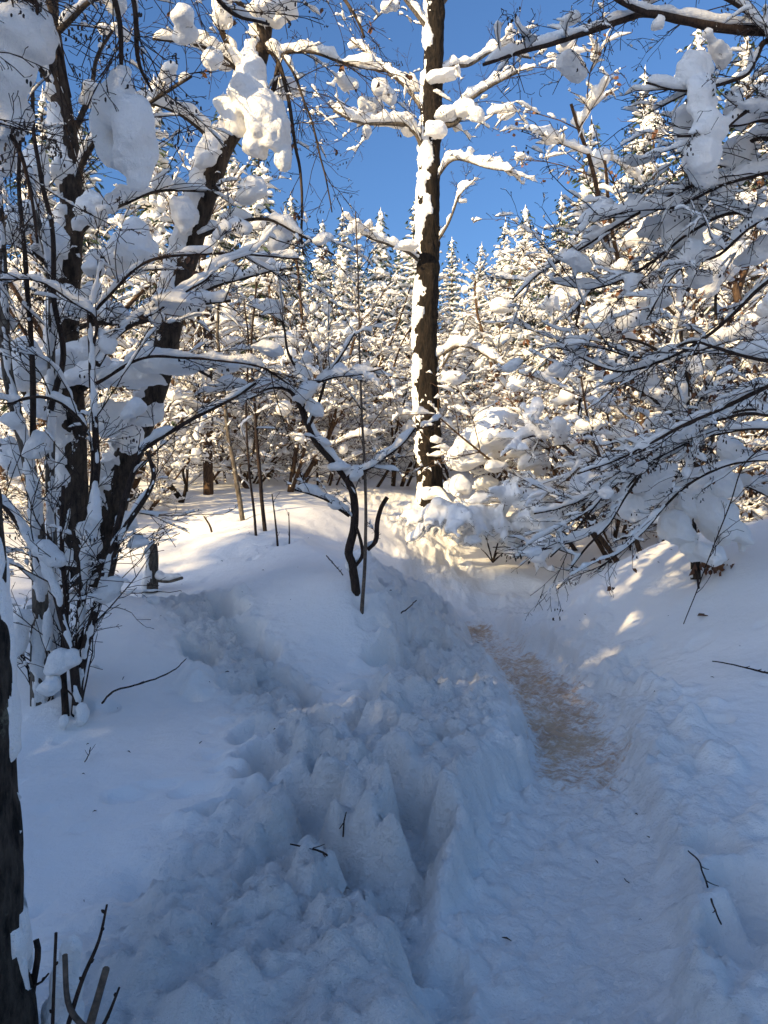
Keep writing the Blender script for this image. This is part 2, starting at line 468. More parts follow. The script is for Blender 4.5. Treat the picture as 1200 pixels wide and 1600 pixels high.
def poly_dist(x, y, L):
    """distance to a polyline, arc length there, and the side (+ right of it)"""
    best = np.full(len(x), 1e9); arc = np.zeros(len(x)); sd_ = np.zeros(len(x)); s0 = 0
    for (x0, y0), (x1, y1) in zip(L[:-1], L[1:]):
        dx, dy = x1 - x0, y1 - y0; l = math.hypot(dx, dy)
        t = np.clip(((x - x0) * dx + (y - y0) * dy) / l ** 2, 0, 1)
        d = np.hypot(x - x0 - t * dx, y - y0 - t * dy); m = d < best
        best[m] = d[m]; arc[m] = s0 + t[m] * l; sd_[m] = np.sign((x - x0) * dy - (y - y0) * dx)[m]; s0 += l
    return best, arc, sd_
def smooth_line(L, step=.15):
    P, _ = resample([(a, b, c) for a, b, c in L], [0] * len(L), step); return P
# the trodden path: px points with floor height
def floor_pt(px, py, z):
    Y = (EYE - z) * F / (py - 800); return ((px - 600) * Y / F, Y, z)
PATH = smooth_line([(.45, -6, .12), (.45, -1, .1), (.50, 1.2, .09)] + [floor_pt(*p) for p in [(868, 1600, .12), (884, 1450, .12), (893, 1350, .12), (903, 1250, .12), (900, 1190, .12), (872, 1115, .12), (828, 1062, .13), (775, 1022, .15), (738, 998, .17), (712, 972, .27)]]
                  + [tuple(at(690, 930, 10.2)), tuple(at(672, 880, 11.3)), tuple(at(630, 815, 12.8)), tuple(at(560, 770, 15))], .15)
def hit(px, py, zf=None, y0=1.5, y1=40):
    """where the sight line through a photo pixel meets the ground"""
    Y = np.concatenate([np.arange(y0, 12, .04), np.arange(12, y1, .15)])
    X = (px - 600) * Y / F; Z = EYE + (800 - py) * Y / F
    g = (zf or base_z)(X, Y); i = np.argmax(Z <= g)
    if not (Z <= g).any(): i = len(Y) - 1
    return np.array([X[i], Y[i], g[i]])
TRAIL = smooth_line([tuple(hit(*p)) for p in [(600, 1580), (590, 1450), (560, 1330), (520, 1230), (480, 1150), (420, 1085), (372, 1040), (330, 1000), (290, 955)]], .15)
MOUNDS = [(672, 775, 13.0, .10, .6), (110, 1080, 4.6, .12, .35), (235, 900, 7.2, .12, .35), (560, 935, 6.3, .07, .35), (110, 900, 6.0, .12, .5), (170, 890, 6.2, .10, .4), (1085, 895, 7.0, -.10, .22)] + [(q[0], q[1], q[2], -.06, .06) for q in [(380, 815, 10.2), (402, 855, 8.6), (417, 852, 8.8), (437, 878, 8.1), (452, 878, 8.2), (562, 945, 6.2), (125, 1150, 4.5)]]
rngp = random.Random(5)
PRINTS = []          # x, y, angle, half-length, half-width, depth
def add_print(p, ang, a, b, dep): PRINTS.append((p[0], p[1], ang, a, b, dep))
for i in range(0, len(TRAIL), 1):
    p = TRAIL[i]; q = TRAIL[min(i + 1, len(TRAIL) - 1)] - TRAIL[max(i - 1, 0)]
    ang = math.atan2(q[1], q[0]); nrm = np.array([-math.sin(ang), math.cos(ang)])
    for s in (-1, 1):
        if rngp.random() < .46:
            o = nrm * s * rngp.uniform(.05, .30)
            add_print((p[0] + o[0], p[1] + o[1]), ang + rngp.uniform(-.6, .6), rngp.uniform(.13, .22), rngp.uniform(.07, .12), rngp.uniform(.08, .24))
for i in range(len(PATH)):                    # holes trodden along the left bank of the path
    p = PATH[i]
    if not 2.35 < p[1] < 8.2: continue
    q = PATH[min(i + 1, len(PATH) - 1)] - PATH[max(i - 1, 0)]; ang = math.atan2(q[1], q[0]); left = np.array([-math.sin(ang), math.cos(ang)])
    for _ in range(2):
        if rngp.random() < .42:
            o = left * rngp.uniform(.52, 1.45)
            add_print((p[0] + o[0], p[1] + o[1]), ang + rngp.uniform(-.9, .9), rngp.uniform(.11, .2), rngp.uniform(.06, .11), rngp.uniform(.08, .24))
for px, py, a, b, dep, g in [(630, 1390, .24, .13, .30, 1.4), (680, 1480, .2, .13, .26, 1.5), (655, 1290, .2, .12, .24, 1.2), (500, 1265, .17, .11, .18, 1.2), (570, 1085, .15, .10, .12, .1), (595, 995, .2, .07, .05, .1),
                          (640, 1350, .15, .09, .2, 1), (520, 1330, .2, .09, .05, .2), (440, 1350, .22, .12, .06, .9),
                          (1118, 1132, .10, .09, .12, .6), (1105, 1320, .12, .09, .08, .3), (1060, 1180, .1, .08, .05, .8), (1100, 1210, .12, .09, .05, .4), (1180, 1400, .22, .14, .16, 1.3), (1160, 1470, .15, .12, .12, 1.2),
                          (1010, 1060, .13, .10, .06, .2), (985, 1130, .12, .09, .05, .4), (950, 1085, .14, .1, .06, 1), (845, 970, .3, .2, .10, .3), (800, 985, .25, .18, .08, 1), (790, 920, .45, .22, .10, .1), (850, 925, .4, .25, .07, .1), (760, 950, .3, .2, .07, .5),
                          (700, 880, .2, .12, .10, .3), (715, 885, .22, .1, .10, .2), (690, 850, .22, .14, .07, 1), (740, 900, .3, .14, .05, .1), (660, 900, .3, .16, .06, .9), (640, 845, .25, .15, .06, .7), (650, 800, .25, .15, .06, .4),
                          (600, 860, .2, .12, .05, .6), (1000, 985, .1, .07, .02, .4), (1095, 1005, .14, .08, .02, .2), (380, 990, .16, .10, .15, .2), (345, 970, .15, .1, .1, .5), (300, 1240, .1, .06, .03, .4), (250, 1230, .1, .06, .02, .4), (200, 1250, .12, .06, .03, .1), (330, 1185, .09, .06, .03, .3), (350, 1210, .09, .05, .03, .2)]:
    h = hit(px, py); add_print(h, g, a, b, dep)
for _ in range(90):                            # little pits where lumps dropped from the branches
    y_ = rngp.uniform(2.3, 9); x_ = rngp.uniform(-.5, .52) * y_; k_ = rngp.uniform(.02, .05)
    PRINTS.append((x_, y_, rngp.uniform(0, 3), k_ * rngp.uniform(1, 1.8), k_, rngp.uniform(.008, .028)))
CLODS = []                                     # broken lumps of crust thrown up between the holes
for L_, lo, hi, y0, y1, n_ in ((PATH, .42, 1.45, 1.9, 8.5, 4), (TRAIL, -.45, .45, 2.0, 8.5, 2), (PATH, -.95, -.42, 2.0, 8.5, 2)):
    for i in range(1, len(L_) - 1):
        if not y0 < L_[i][1] < y1: continue
        q = L_[i + 1] - L_[i - 1]; ang = math.atan2(q[1], q[0]); left = np.array([-math.sin(ang), math.cos(ang)])
        for _ in range(n_):
            if rngp.random() < .5:
                o = left * rngp.uniform(lo, hi) + np.array([rngp.uniform(-.1, .1), rngp.uniform(-.1, .1)]); k_ = rngp.uniform(.04, .085 if L_[i][1] < 3.2 else .115)
                CLODS.append((L_[i][0] + o[0], L_[i][1] + o[1], rngp.uniform(0, 3), k_ * rngp.uniform(1, 1.5), k_, k_ * rngp.uniform(.35, .75)))
SCOOP = [(hit(300, 1385), .27, .16, .10, .15), (hit(470, 1450), .28, .2, .05, .3)]

def terrain(x, y, detail=True):
    """height, dirt and trample masks of the snow surface"""
    xy = np.column_stack([x, y])
    z = base_z(x, y); near = (1 - sstep(14, 24, np.hypot(x, y - 3)))
    for px, py, Y, h, s in MOUNDS:
        c = at(px, py, Y); z = z + h * np.exp(-((x - c[0]) ** 2 + (y - c[1]) ** 2) / s ** 2)
    z = z + .10 * fbm(xy, .55, 3, 3) * sstep(3, 9, np.hypot(x, y)) + .022 * fbm(xy, 1.6, 3, 8)
    wx = x + .085 * fbm(xy, 3.2, 3, 21) + .055 * fbm(xy, 8, 3, 31); wy = y + .085 * fbm(xy, 3.2, 3, 22) + .055 * fbm(xy, 8, 3, 32)
    d, arc, side = poly_dist(wx, wy, PATH[:, :2]); dl, _, _ = poly_dist(x, y, TRAIL[:, :2])
    d0, arc0, side0 = poly_dist(x, y, PATH[:, :2])
    cum = np.r_[0, np.cumsum(np.linalg.norm(np.diff(PATH[:, :2], axis=0), axis=1))]
    fz = np.interp(arc0, cum, PATH[:, 2]); py_ = np.interp(arc0, cum, PATH[:, 1])
    fade = 1 - sstep(9.2, 11.0, py_)
    left = side0 < 0
    trail_m = np.exp(-(dl / .36) ** 2); bank_m = np.where(left, sstep(1.7, 1.0, d0) * sstep(.3, .5, d0), .6 * sstep(1.15, .5, d0 + .2 * fbm(xy, 1.3, 2, 99)) * sstep(.3, .4, d0)) * (1 - sstep(8.5, 10, py_)) * sstep(1, 2, y + 0 * x)
    up_m = sstep(.75, .3, d0) * sstep(9, 10, py_) * near
    valley = np.exp(-(((x - 1.6) / 1.3) ** 2 + ((y - 9.4) / 1.1) ** 2))
    tram = np.clip(np.maximum.reduce([trail_m, bank_m, up_m * .8, valley * .75]), 0, 1)
    # trampled mass: lumps and hollows
    wxy = np.column_stack([wx, wy])
    wo = worley(wxy, 3.6, 4); wo2 = worley(wxy, 8.5, 9)
    z = z + tram * (.05 * (.5 - wo) + .03 * (.5 - wo2) + .04 * fbm(xy, 5, 3, 41))
    z = z + bank_m * left * .05
    # single holes with steep, ragged edges: the deepest wins where they overlap
    D = np.zeros(len(x)); rim = np.zeros(len(x))
    hx = x + .035 * fbm(xy, 5, 3, 25) + .016 * fbm(xy, 19, 2, 26); hy = y + .035 * fbm(xy, 5, 3, 27) + .016 * fbm(xy, 19, 2, 28)
    for (cx, cy, ang, a, b, dep) in PRINTS:
        m = np.flatnonzero((np.abs(x - cx) < a * 2.2) & (np.abs(y - cy) < a * 2.2))
        if not len(m): continue
        u = (hx[m] - cx) * math.cos(ang) + (hy[m] - cy) * math.sin(ang); v = -(hx[m] - cx) * math.sin(ang) + (hy[m] - cy) * math.cos(ang)
        q = (np.abs(u / a) ** 2.5 + np.abs(v / b) ** 2.5) ** .4
        D[m] = np.maximum(D[m], min(dep * 1.12, .26) * sstep(1.08, .74, q)); rim[m] = np.maximum(rim[m], .10 * dep * np.exp(-((q - 1.3) / .25) ** 2))
    z = z - D + rim * (D < .02)
    for (cx, cy, ang, a, b, up) in CLODS:
        m = np.flatnonzero((np.abs(x - cx) < a * 1.6) & (np.abs(y - cy) < a * 1.6))
        if not len(m): continue
        gx_, gy_ = x[m] + .35 * (hx[m] - x[m]), y[m] + .35 * (hy[m] - y[m])
        u = (gx_ - cx) * math.cos(ang) + (gy_ - cy) * math.sin(ang); v = -(gx_ - cx) * math.sin(ang) + (gy_ - cy) * math.cos(ang)
        q = (np.abs(u / a) ** 3 + np.abs(v / b) ** 3) ** .3333
        z[m] = z[m] + up * sstep(1.06, .72, q) * (1 + .5 * u / a)
    for c, a, b, dep, ang in SCOOP:
        u = (x - c[0]) * math.cos(ang) + (y - c[1]) * math.sin(ang); v = -(x - c[0]) * math.sin(ang) + (y - c[1]) * math.cos(ang)
        q = np.hypot(u / a, v / b); z = z - dep * sstep(1.5, .2, q)
    # the path trench
    w = .36 + .09 * fbm(np.column_stack([arc0, arc0 * 0]), 1.3, 2, 55)
    e = sstep(.30, .0, d - w + .12) if False else sstep(w + np.where(left, .06, .10), w - .05, d)
    fl = fz + .022 * fbm(xy, 3.0, 3, 61) + .016 * (.5 - worley(xy, 6.0, 13)) + .06 * sstep(.12, .42, d0)
    z = lerp(z, np.minimum(fl, z + .02), e * fade)
    crumbs = sstep(.58, .8, vnoise(xy, 19, 71) * .5 + .5) * np.maximum(tram * .6, sstep(w + .1, w - .1, d) * sstep(w - .3, w - .05, d)) * near
    z = z + .04 * crumbs
    z = z + .012 * fbm(xy, 4.5, 2, 82) * near
    lane = sstep(w + .03, w - .08, d) * fade
    tr = np.clip(np.maximum(tram * (1 - lane), np.maximum(.62 * lane, .8 * sstep(w + .2, w + .05, d) * sstep(w - .1, w, d) * fade)), 0, 1) * near
    yy = py_
    along = np.maximum(sstep(3.35, 4.35, yy) * (1 - sstep(8.8, 9.6, yy)), .34 * np.exp(-((yy - 3.65) / .25) ** 2))
    off = d0 * side0
    dirt = along * sstep(.44, .18, np.abs(off - .0 + .08 * fbm(xy, 2.2, 2, 91))) * (.72 + .45 * fbm(xy, 1.8, 3, 93))
    dirt = np.where(fade > .2, dirt, 0)
    return z, np.clip(dirt, 0, 1), tr
def zg(x, y):
    return terrain(np.atleast_1d(np.asarray(x, float)), np.atleast_1d(np.asarray(y, float)))[0]
def axis(lo, hi, fine, out_lo, out_hi, g=1.09):
    c = list(np.arange(lo, hi, fine)); s = fine
    while c[-1] < out_hi: s *= g; c.append(c[-1] + s)
    s = fine; a = [lo]
    while a[-1] > out_lo: s *= g; a.append(a[-1] - s)
    return np.array(a[:0:-1] + c)
gx = axis(-2.3, 2.8, .019, -160, 160, 1.08)
gy = np.concatenate([axis(1.9, 6.4, .017, -120, 6.38, 1.10), [0]])[:-1]
s_ = .017; ex = [gy[-1]]
while ex[-1] < 260:
    s_ = min(s_ * 1.014 if ex[-1] < 14 else s_ * 1.08, 12); ex.append(ex[-1] + s_)
gy = np.concatenate([gy, ex[1:]])
GX, GY = np.meshgrid(gx, gy); fx, fy = GX.ravel(), GY.ravel()
tz, dirt, tram = terrain(fx, fy)
nx, ny = len(gx), len(gy)
Zg = tz.reshape(ny, nx)
for _ in range(1):                            # snow has no knife edges: settle the coarse shape, then add crumbs and grain
    Zg[:, 1:-1] = .25 * Zg[:, :-2] + .5 * Zg[:, 1:-1] + .25 * Zg[:, 2:]; Zg[1:-1] = .25 * Zg[:-2] + .5 * Zg[1:-1] + .25 * Zg[2:]
zb = Zg.copy()
for _ in range(18):
    zb[:, 1:-1] = .25 * zb[:, :-2] + .5 * zb[:, 1:-1] + .25 * zb[:, 2:]; zb[1:-1] = .25 * zb[:-2] + .5 * zb[1:-1] + .25 * zb[2:]
Zg[:] = np.where(Zg > zb, zb + .10 * np.tanh((Zg - zb) / .10), Zg)       # thin blades of snow slump
tz = Zg.ravel(); gxy = np.column_stack([fx, fy])
near = (1 - sstep(9, 14, np.hypot(fx, fy - 3))); gt = np.clip(tram, 0, 1)
pk = fbm(gxy, 1.1, 2, 301) * .5 + .5                                            # patches that are more crumbly than others
wall = np.clip(np.hypot(*np.gradient(Zg, gy, gx)).ravel() - .5, 0, 1)
lump = (1 + .8 * wall) * np.maximum(0, .55 - worley(gxy + .03 * np.column_stack([fbm(gxy, 9, 2, 311), fbm(gxy, 9, 2, 312)]), 6.2, 46)) * .10 + np.maximum(0, .52 - worley(gxy, 13, 47)) * .08 + np.maximum(0, .5 - worley(gxy, 27, 48)) * .045
tz = tz + near * (gt * (.35 + pk) * lump + (.003 + .011 * gt) * fbm(gxy, 22, 3, 81))
i = np.arange(ny - 1)[:, None] * nx; j = np.arange(nx - 1)[None, :]
gq = np.stack([i + j, i + j + 1, i + nx + j + 1, i + nx + j], -1).reshape(-1, 4)
mb = MB(); mb.add(np.column_stack([fx, fy, tz]), gq)
gm = mb.mesh('snow_ground')
for nme, arr in (('dirt', dirt), ('trample', tram)):
    at_ = gm.attributes.new(nme, 'FLOAT', 'POINT'); at_.data.foreach_set('value', arr.astype(np.float32))
ground = part('snow_ground', gm, M_GROUND)
tag(ground, 'deep trampled snow with a trodden brownish footpath winding through it', kind='structure')
print('ground verts', len(fx))
#@@REST

# ================================================================== TREE TEMPLATES (thicket and spruces)
O_FAR = dict(step=[.28, .2, .13, .1], wander=[.07, .15, .2, .24], droop=[.02, .16, .26, .3], angle=(28, 68), lift=(-.1, .25), ratio=(.28, .52), thin=.0065, rmin=.0066, tmin=.18, kids=[(11, 15), (6, 9), (3, 5)])
def deciduous(seed, H, stems, spread, blobs, leaves=0, snowk=1.0):
    rng = random.Random(seed); out = []
    for s in range(stems):
        a = rng.uniform(0, 6.28); tl = spread * rng.uniform(.5, 1) if stems > 1 else spread * .3
        L = H * (1.0 if s == 0 else rng.uniform(.6, .97))
        o = dict(O_FAR)
        grow(rng, (math.cos(a) * .06 * stems, math.sin(a) * .06 * stems, -.15), (math.cos(a) * tl, math.sin(a) * tl, 1), L, (.016 * H if stems == 1 else .0115 * H) * rng.uniform(.8, 1.1), 0, 3, o, out)
    mt, mbr, ms, ml, mf = MB(), MB(), MB(), MB(), MB()
    for P, R, l in out:
        add_tube(mt if l == 0 else mbr, P, R, (6, 4, 3, 3)[l], cap=False)
        am = (.085, .10, .075, .055)[l] * snowk
        if l < 2: add_snow(ms, P, R, am, rng, 6, (.8, .7)[l], step=.06, wide=1.0, seed=seed)
        elif rng.random() < .62: add_snow(mf, P, R, (.062, .042)[l - 2] * snowk, rng, 4, .75, step=.11, wide=1.0, seed=seed)
        if leaves and l >= 2 and rng.random() < leaves:
            for _ in range(3):
                c = P[rng.randrange(1, len(P))] + np.array([rng.gauss(0, .02), rng.gauss(0, .02), -rng.uniform(.01, .05)])
                u = norm([rng.gauss(0, 1), rng.gauss(0, 1), -1.2]) * .05; v = norm(np.cross(u, [rng.gauss(0, 1), rng.gauss(0, 1), rng.gauss(0, 1)])) * .02
                ml.add(np.array([c, c + u * .5 + v, c + u, c + u * .5 - v]), [[0, 1, 2, 3]])
    cand = [(P, l) for P, R, l in out if l in (1, 2)]
    for _ in range(blobs):
        P, l = rng.choice(cand); c = P[rng.randrange(1, len(P))]; r = rng.uniform(.04, .125) * snowk
        add_blob(ms, c + np.array([0, 0, r * .5]), (r * rng.uniform(.9, 1.5), r * rng.uniform(.9, 1.5), r * rng.uniform(.7, 1.3)), 1, rng.randrange(999), .3)
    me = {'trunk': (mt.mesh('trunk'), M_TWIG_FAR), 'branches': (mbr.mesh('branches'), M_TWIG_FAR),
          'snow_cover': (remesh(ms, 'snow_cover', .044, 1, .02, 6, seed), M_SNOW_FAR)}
    me['twig_snow'] = (mf.mesh('twig_snow'), M_SNOW_FAR)
    if ml.n: me['leaves'] = (ml.mesh('leaves', False), M_LEAF)
    return me
def spruce(seed, H, W, snowk=1.0):
    rng = random.Random(seed); mt, ms, mn = MB(), MB(), MB()
    zz = np.linspace(-.2, H, 14); add_tube(mt, np.column_stack([.03 * np.sin(zz), .03 * np.cos(zz * 1.3), zz]), np.linspace(.016 * H, .012, 14), 7, cap=False)
    z = .09 * H
    while z < H * .985:
        t = z / H; L = W * (1 - t) ** .9 * rng.uniform(.8, 1.12) + .09; nb = 7 if t < .8 else 5; a0 = rng.uniform(0, 6.28)
        for b in range(nb):
            a = a0 + b * 6.283 / nb + rng.uniform(-.3, .3); l = L * rng.uniform(.7, 1.12)
            if rng.random() < .06: continue
            n = max(4, int(l / .16)); s = np.linspace(0, 1, n)
            up = lerp(-.05, .7, t ** 2); dr = lerp(.75, .25, t) * rng.uniform(.7, 1.2)
            P = np.column_stack([math.cos(a) * s * l, math.sin(a) * s * l, z + l * (up * s - dr * s ** 1.7)])
            P[:, :2] += .04 * l * np.array([math.sin(a), -math.cos(a)]) * np.sin(s * 5 + rng.uniform(0, 6))[:, None]
            R = np.linspace(.018, .006, n); add_tube(mt, P, R, 3, cap=False)
            add_snow(ms, P, R + .018, (.085 + .045 * l) * snowk * lerp(1, .55, t), rng, 6, .82, step=.06, wide=1.9, seed=seed)
            tv = np.array([math.cos(a), math.sin(a), 0]); sv = np.array([-math.sin(a), math.cos(a), 0])
            for k in range(int(l / .13)):
                u = rng.uniform(.12, 1); p = P[min(n - 1, int(u * n))]; sd_ = rng.choice((-1, 1)); tl = l * .34 * (1.1 - u * .7) * rng.uniform(.6, 1.1) + .05
                q = p + tv * tl * .6 + sv * sd_ * tl * .75 + np.array([0, 0, -tl * rng.uniform(.25, .7)])
                Q = np.array([p, lerp(p, q, .5) + [0, 0, tl * .1], q])
                if rng.random() < .55: add_snow(ms, Q, np.full(3, .016), .06 * snowk * lerp(1, .6, t), rng, 6, 1, step=.06, wide=1.6, seed=seed)
                for g in range(5):
                    f = rng.uniform(.1, 1); c = lerp(p, q, f) + np.array([0, 0, -.02]); d = norm(q - p + np.array([rng.gauss(0, .25), rng.gauss(0, .25), -rng.uniform(.1, .5)]) * tl) * rng.uniform(.08, .17)
                    w = norm(np.cross(d, [rng.gauss(0, 1), rng.gauss(0, 1), rng.gauss(0, 1)])) * .02
                    mn.add(np.array([c - w, c + d * .6 - w * .8, c + d, c + d * .6 + w * .8, c + w]), [[0, 1, 3, 4]], [[1, 2, 3]])
        z += lerp(.34, .19, t) * (H / 9) ** .5
    zz = np.linspace(H * .93, H * 1.015, 8); add_tube(ms, np.column_stack([.012 * np.sin(zz * 9), .012 * np.cos(zz * 7), zz]), np.linspace(.05, .03, 8) * (1 + .3 * np.sin(zz * 23)), 6)
    return {'trunk': (mt.mesh('trunk'), M_BARK), 'needles': (mn.mesh('needles', False), M_NEEDLE), 'snow_cover': (remesh(ms, 'snow_cover', .056, 1, .02, 6, seed), M_SNOW_FAR)}
TPL = {
    'shrub_a': (deciduous(11, 3.6, 6, .55, 34), 3.4), 'shrub_b': (deciduous(12, 3.4, 7, .75, 40, .10), 3.1), 'shrub_c': (deciduous(13, 3.2, 5, .9, 46), 2.8),
    'tree_a': (deciduous(21, 6.2, 1, .25, 40), 6.0), 'tree_b': (deciduous(22, 6.0, 2, .3, 44), 5.8), 'tree_c': (deciduous(23, 5.6, 3, .4, 46, .06), 5.3),
    'spruce_a': (spruce(31, 8.0, 1.55), 8.0), 'spruce_b': (spruce(32, 7.0, 1.25, 1.15), 7.0), 'spruce_c': (spruce(33, 8.5, 1.9, .9), 8.5)}
STUFFY = ('branches', 'needles', 'leaves', 'snow_cover', 'twig_snow')
def plant(tpl, name, x, y, height, rot, label, cat, group, squash=1.0):
    parts, h0 = TPL[tpl]; s = height / h0
    o = thing(name, label, cat, (x, y, float(zg(x, y)[0]) - .05), group)
    o.rotation_euler = (rng0.gauss(0, .03), rng0.gauss(0, .03), rot); o.scale = (s * squash, s * squash, s)
    for pn, (me, m) in parts.items():
        if not me.materials: me.materials.append(m)
        c = bpy.data.objects.new(pn, me); COL.objects.link(c); c.parent = o
        if pn in STUFFY: c['kind'] = 'stuff'
    return o
def plant_px(tpl, name, px, ytop, Y, label, cat, group, rot=None, squash=1.0):
    x = (px - 600) * Y / F; zt = EYE + (800 - ytop) * Y / F; g = float(zg(x, Y)[0])
    return plant(tpl, name, x, Y, max(zt - g, 1.0), rng0.uniform(0, 6.28) if rot is None else rot, label, cat, group, squash)
rng0 = random.Random(77)

# ------------------------------------------------------------------ background wood, tree by tree
SPR = [  # px, top, distance, template
    (500, 345, 34, 'b'), (540, 330, 30, 'a'), (590, 325, 31, 'b'), (635, 312, 29, 'a'), (706, 372, 33, 'c'), (775, 338, 30, 'a'), (822, 318, 27, 'b'), (915, 182, 19, 'a'), (870, 300, 24, 'c'),
    (1000, 120, 21, 'c'), (1100, 60, 23, 'a'), (1180, 20, 20, 'c'), (455, 300, 27, 'c'), (400, 210, 22, 'a'), (330, 150, 24, 'c'), (240, 120, 21, 'b'), (150, 180, 23, 'c'), (60, 130, 22, 'a'), (740, 380, 38, 'a'), (665, 370, 38, 'b'), (560, 380, 40, 'c'), (610, 385, 42, 'a'), (850, 360, 36, 'a'), (470, 385, 40, 'a'), (800, 375, 42, 'c')]
SPR_L = {
    500: 'small snow-caked spruce left of the gap where open sky starts', 540: 'pointed spruce with a snowy tip left of the tall dark trunk', 590: 'slim spruce with a white tip between two taller ones left of the trunk',
    635: 'tallest pointed spruce just left of the tall dark trunk', 706: 'rounded snowy spruce top just right of the tall dark trunk', 775: 'pointed white spruce standing where the blue sky dips lowest',
    822: 'slender spruce with a spire tip at the foot of the right slope of trees', 915: 'tall spruce with a forked white tip against the blue sky', 870: 'broad snowy spruce tucked under the tall forked spruce',
    1000: 'broad spruce behind the hanging snow clumps on the right', 1100: 'tall spruce hidden behind the right overhanging branches', 1180: 'tall spruce at the right edge behind the thick snowy limb',
    455: 'broad spruce behind the twigs right of the leaning trunk', 400: 'tall spruce behind the upper part of the leaning trunk', 330: 'broad tall spruce behind the leaning trunk on its left',
    240: 'slim tall spruce behind the hanging snow lump', 150: 'broad spruce between the upright left trunk and the hanging snow lump', 60: 'tall spruce at the far left behind the upright trunk',
    740: 'far spruce showing low on the skyline right of the tall trunk', 665: 'far spruce peeping out behind the tall dark trunk', 560: 'far broad spruce in the back row left of the tall trunk', 610: 'far slim spruce in the back row beside the tall trunk',
    850: 'far spruce in the back row below the right slope of trees', 470: 'far spruce in the back row right of the leaning trunk', 800: 'far broad spruce in the back row under the lowest sky'}
for px, yt, Y, k in SPR:
    plant_px('spruce_' + k, 'spruce_tree', px, yt, Y, SPR_L[px], 'spruce', 'snow-covered spruces on the skyline')
DEC = [  # px, top, distance, template
    (30, 250, 13, 'tree_b'), (110, 300, 15, 'tree_a'), (180, 260, 12.5, 'tree_c'), (250, 330, 15, 'tree_b'), (330, 240, 13, 'tree_a'), (400, 330, 16, 'tree_c'), (465, 400, 18, 'tree_a'), (430, 470, 14, 'shrub_a'), (520, 450, 19, 'tree_b'),
    (580, 430, 21, 'tree_c'), (500, 590, 15, 'shrub_b'), (560, 560, 16, 'shrub_c'), (610, 540, 17, 'shrub_a'), (640, 420, 24, 'tree_a'), (720, 410, 23, 'tree_b'), (780, 420, 21, 'tree_a'), (735, 560, 17.5, 'shrub_b'), (790, 530, 18, 'tree_c'),
    (840, 450, 19, 'tree_b'), (850, 560, 15, 'shrub_a'), (900, 455, 16, 'tree_a'), (985, 370, 15, 'tree_b'), (930, 560, 12.5, 'shrub_c'), (1045, 350, 13.5, 'tree_c'), (1085, 250, 14, 'tree_a'), (1130, 260, 12.5, 'tree_b'), (1190, 180, 13, 'tree_a'), (1250, 250, 11, 'tree_c'),
    (1010, 560, 11, 'shrub_b'), (1170, 520, 10, 'shrub_a'), (290, 600, 13.5, 'shrub_c'), (370, 590, 14.5, 'shrub_b'), (200, 620, 11.5, 'shrub_a'), (90, 600, 11, 'shrub_b'), (10, 560, 10, 'shrub_c'), (680, 600, 19, 'shrub_c'), (440, 640, 17, 'shrub_c'), (590, 640, 19.5, 'shrub_b'),
    (330, 420, 19, 'tree_b'), (210, 400, 18, 'tree_a'), (80, 380, 19, 'tree_c'), (690, 450, 30, 'tree_c'), (540, 420, 28, 'tree_a'), (480, 420, 26, 'tree_b'), (760, 420, 29, 'tree_a'), (830, 400, 28, 'tree_c'), (910, 380, 25, 'tree_a'), (1040, 180, 19, 'tree_c'), (1150, 120, 18, 'tree_b'), (985, 300, 22, 'tree_b')]
DEC_W = {'tree_a': 'single-stemmed bare tree', 'tree_b': 'twin-stemmed bare tree', 'tree_c': 'bare tree of three stems', 'shrub_a': 'upright bare shrub', 'shrub_b': 'spreading bare shrub', 'shrub_c': 'low arching bare shrub'}
ANCH = [(-50, 'at the left edge behind the near stems'), (60, 'behind the upright left trunk'), (140, 'just right of the upright left trunk'), (230, 'behind the foot of the leaning trunk'), (300, 'behind the thin paired trunks'), (360, 'behind the sapling poles'), (420, 'right of the sapling poles'),
        (490, 'behind the crooked little tree'), (555, 'right of the crooked little tree'), (615, 'just left of the tall central trunk'), (660, 'behind the tall central trunk'), (710, 'just right of the tall central trunk'), (750, 'behind the snow-buried bush'), (815, 'right of the snow-buried bush'), (880, 'below the forked spruce tip'),
        (940, 'behind the drooping twigs of the right bank'), (1000, 'left of the leafy right tree'), (1060, 'behind the leafy right tree'), (1120, 'right of the leafy right tree'), (1180, 'at the right edge behind the overhanging limbs')]
_seen = {}
for px, yt, Y, k in DEC:
    a = [t for p, t in ANCH if p <= px][-1]; w = 'near' if Y < 14.2 else 'mid-distance' if Y < 20.5 else 'distant'
    lab = f'{w} {DEC_W[k]} under snow {a}' if (px, yt) != (760, 420) else 'farthest single-stemmed bare tree, its top over the snow-buried bush'
    plant_px(k, 'snowy_shrub' if 'shrub' in k else 'bare_tree', px, yt, Y, lab, 'shrub' if 'shrub' in k else 'tree', 'snow-laden trees and shrubs of the sunlit thicket', squash=rng0.uniform(.95, 1.25))

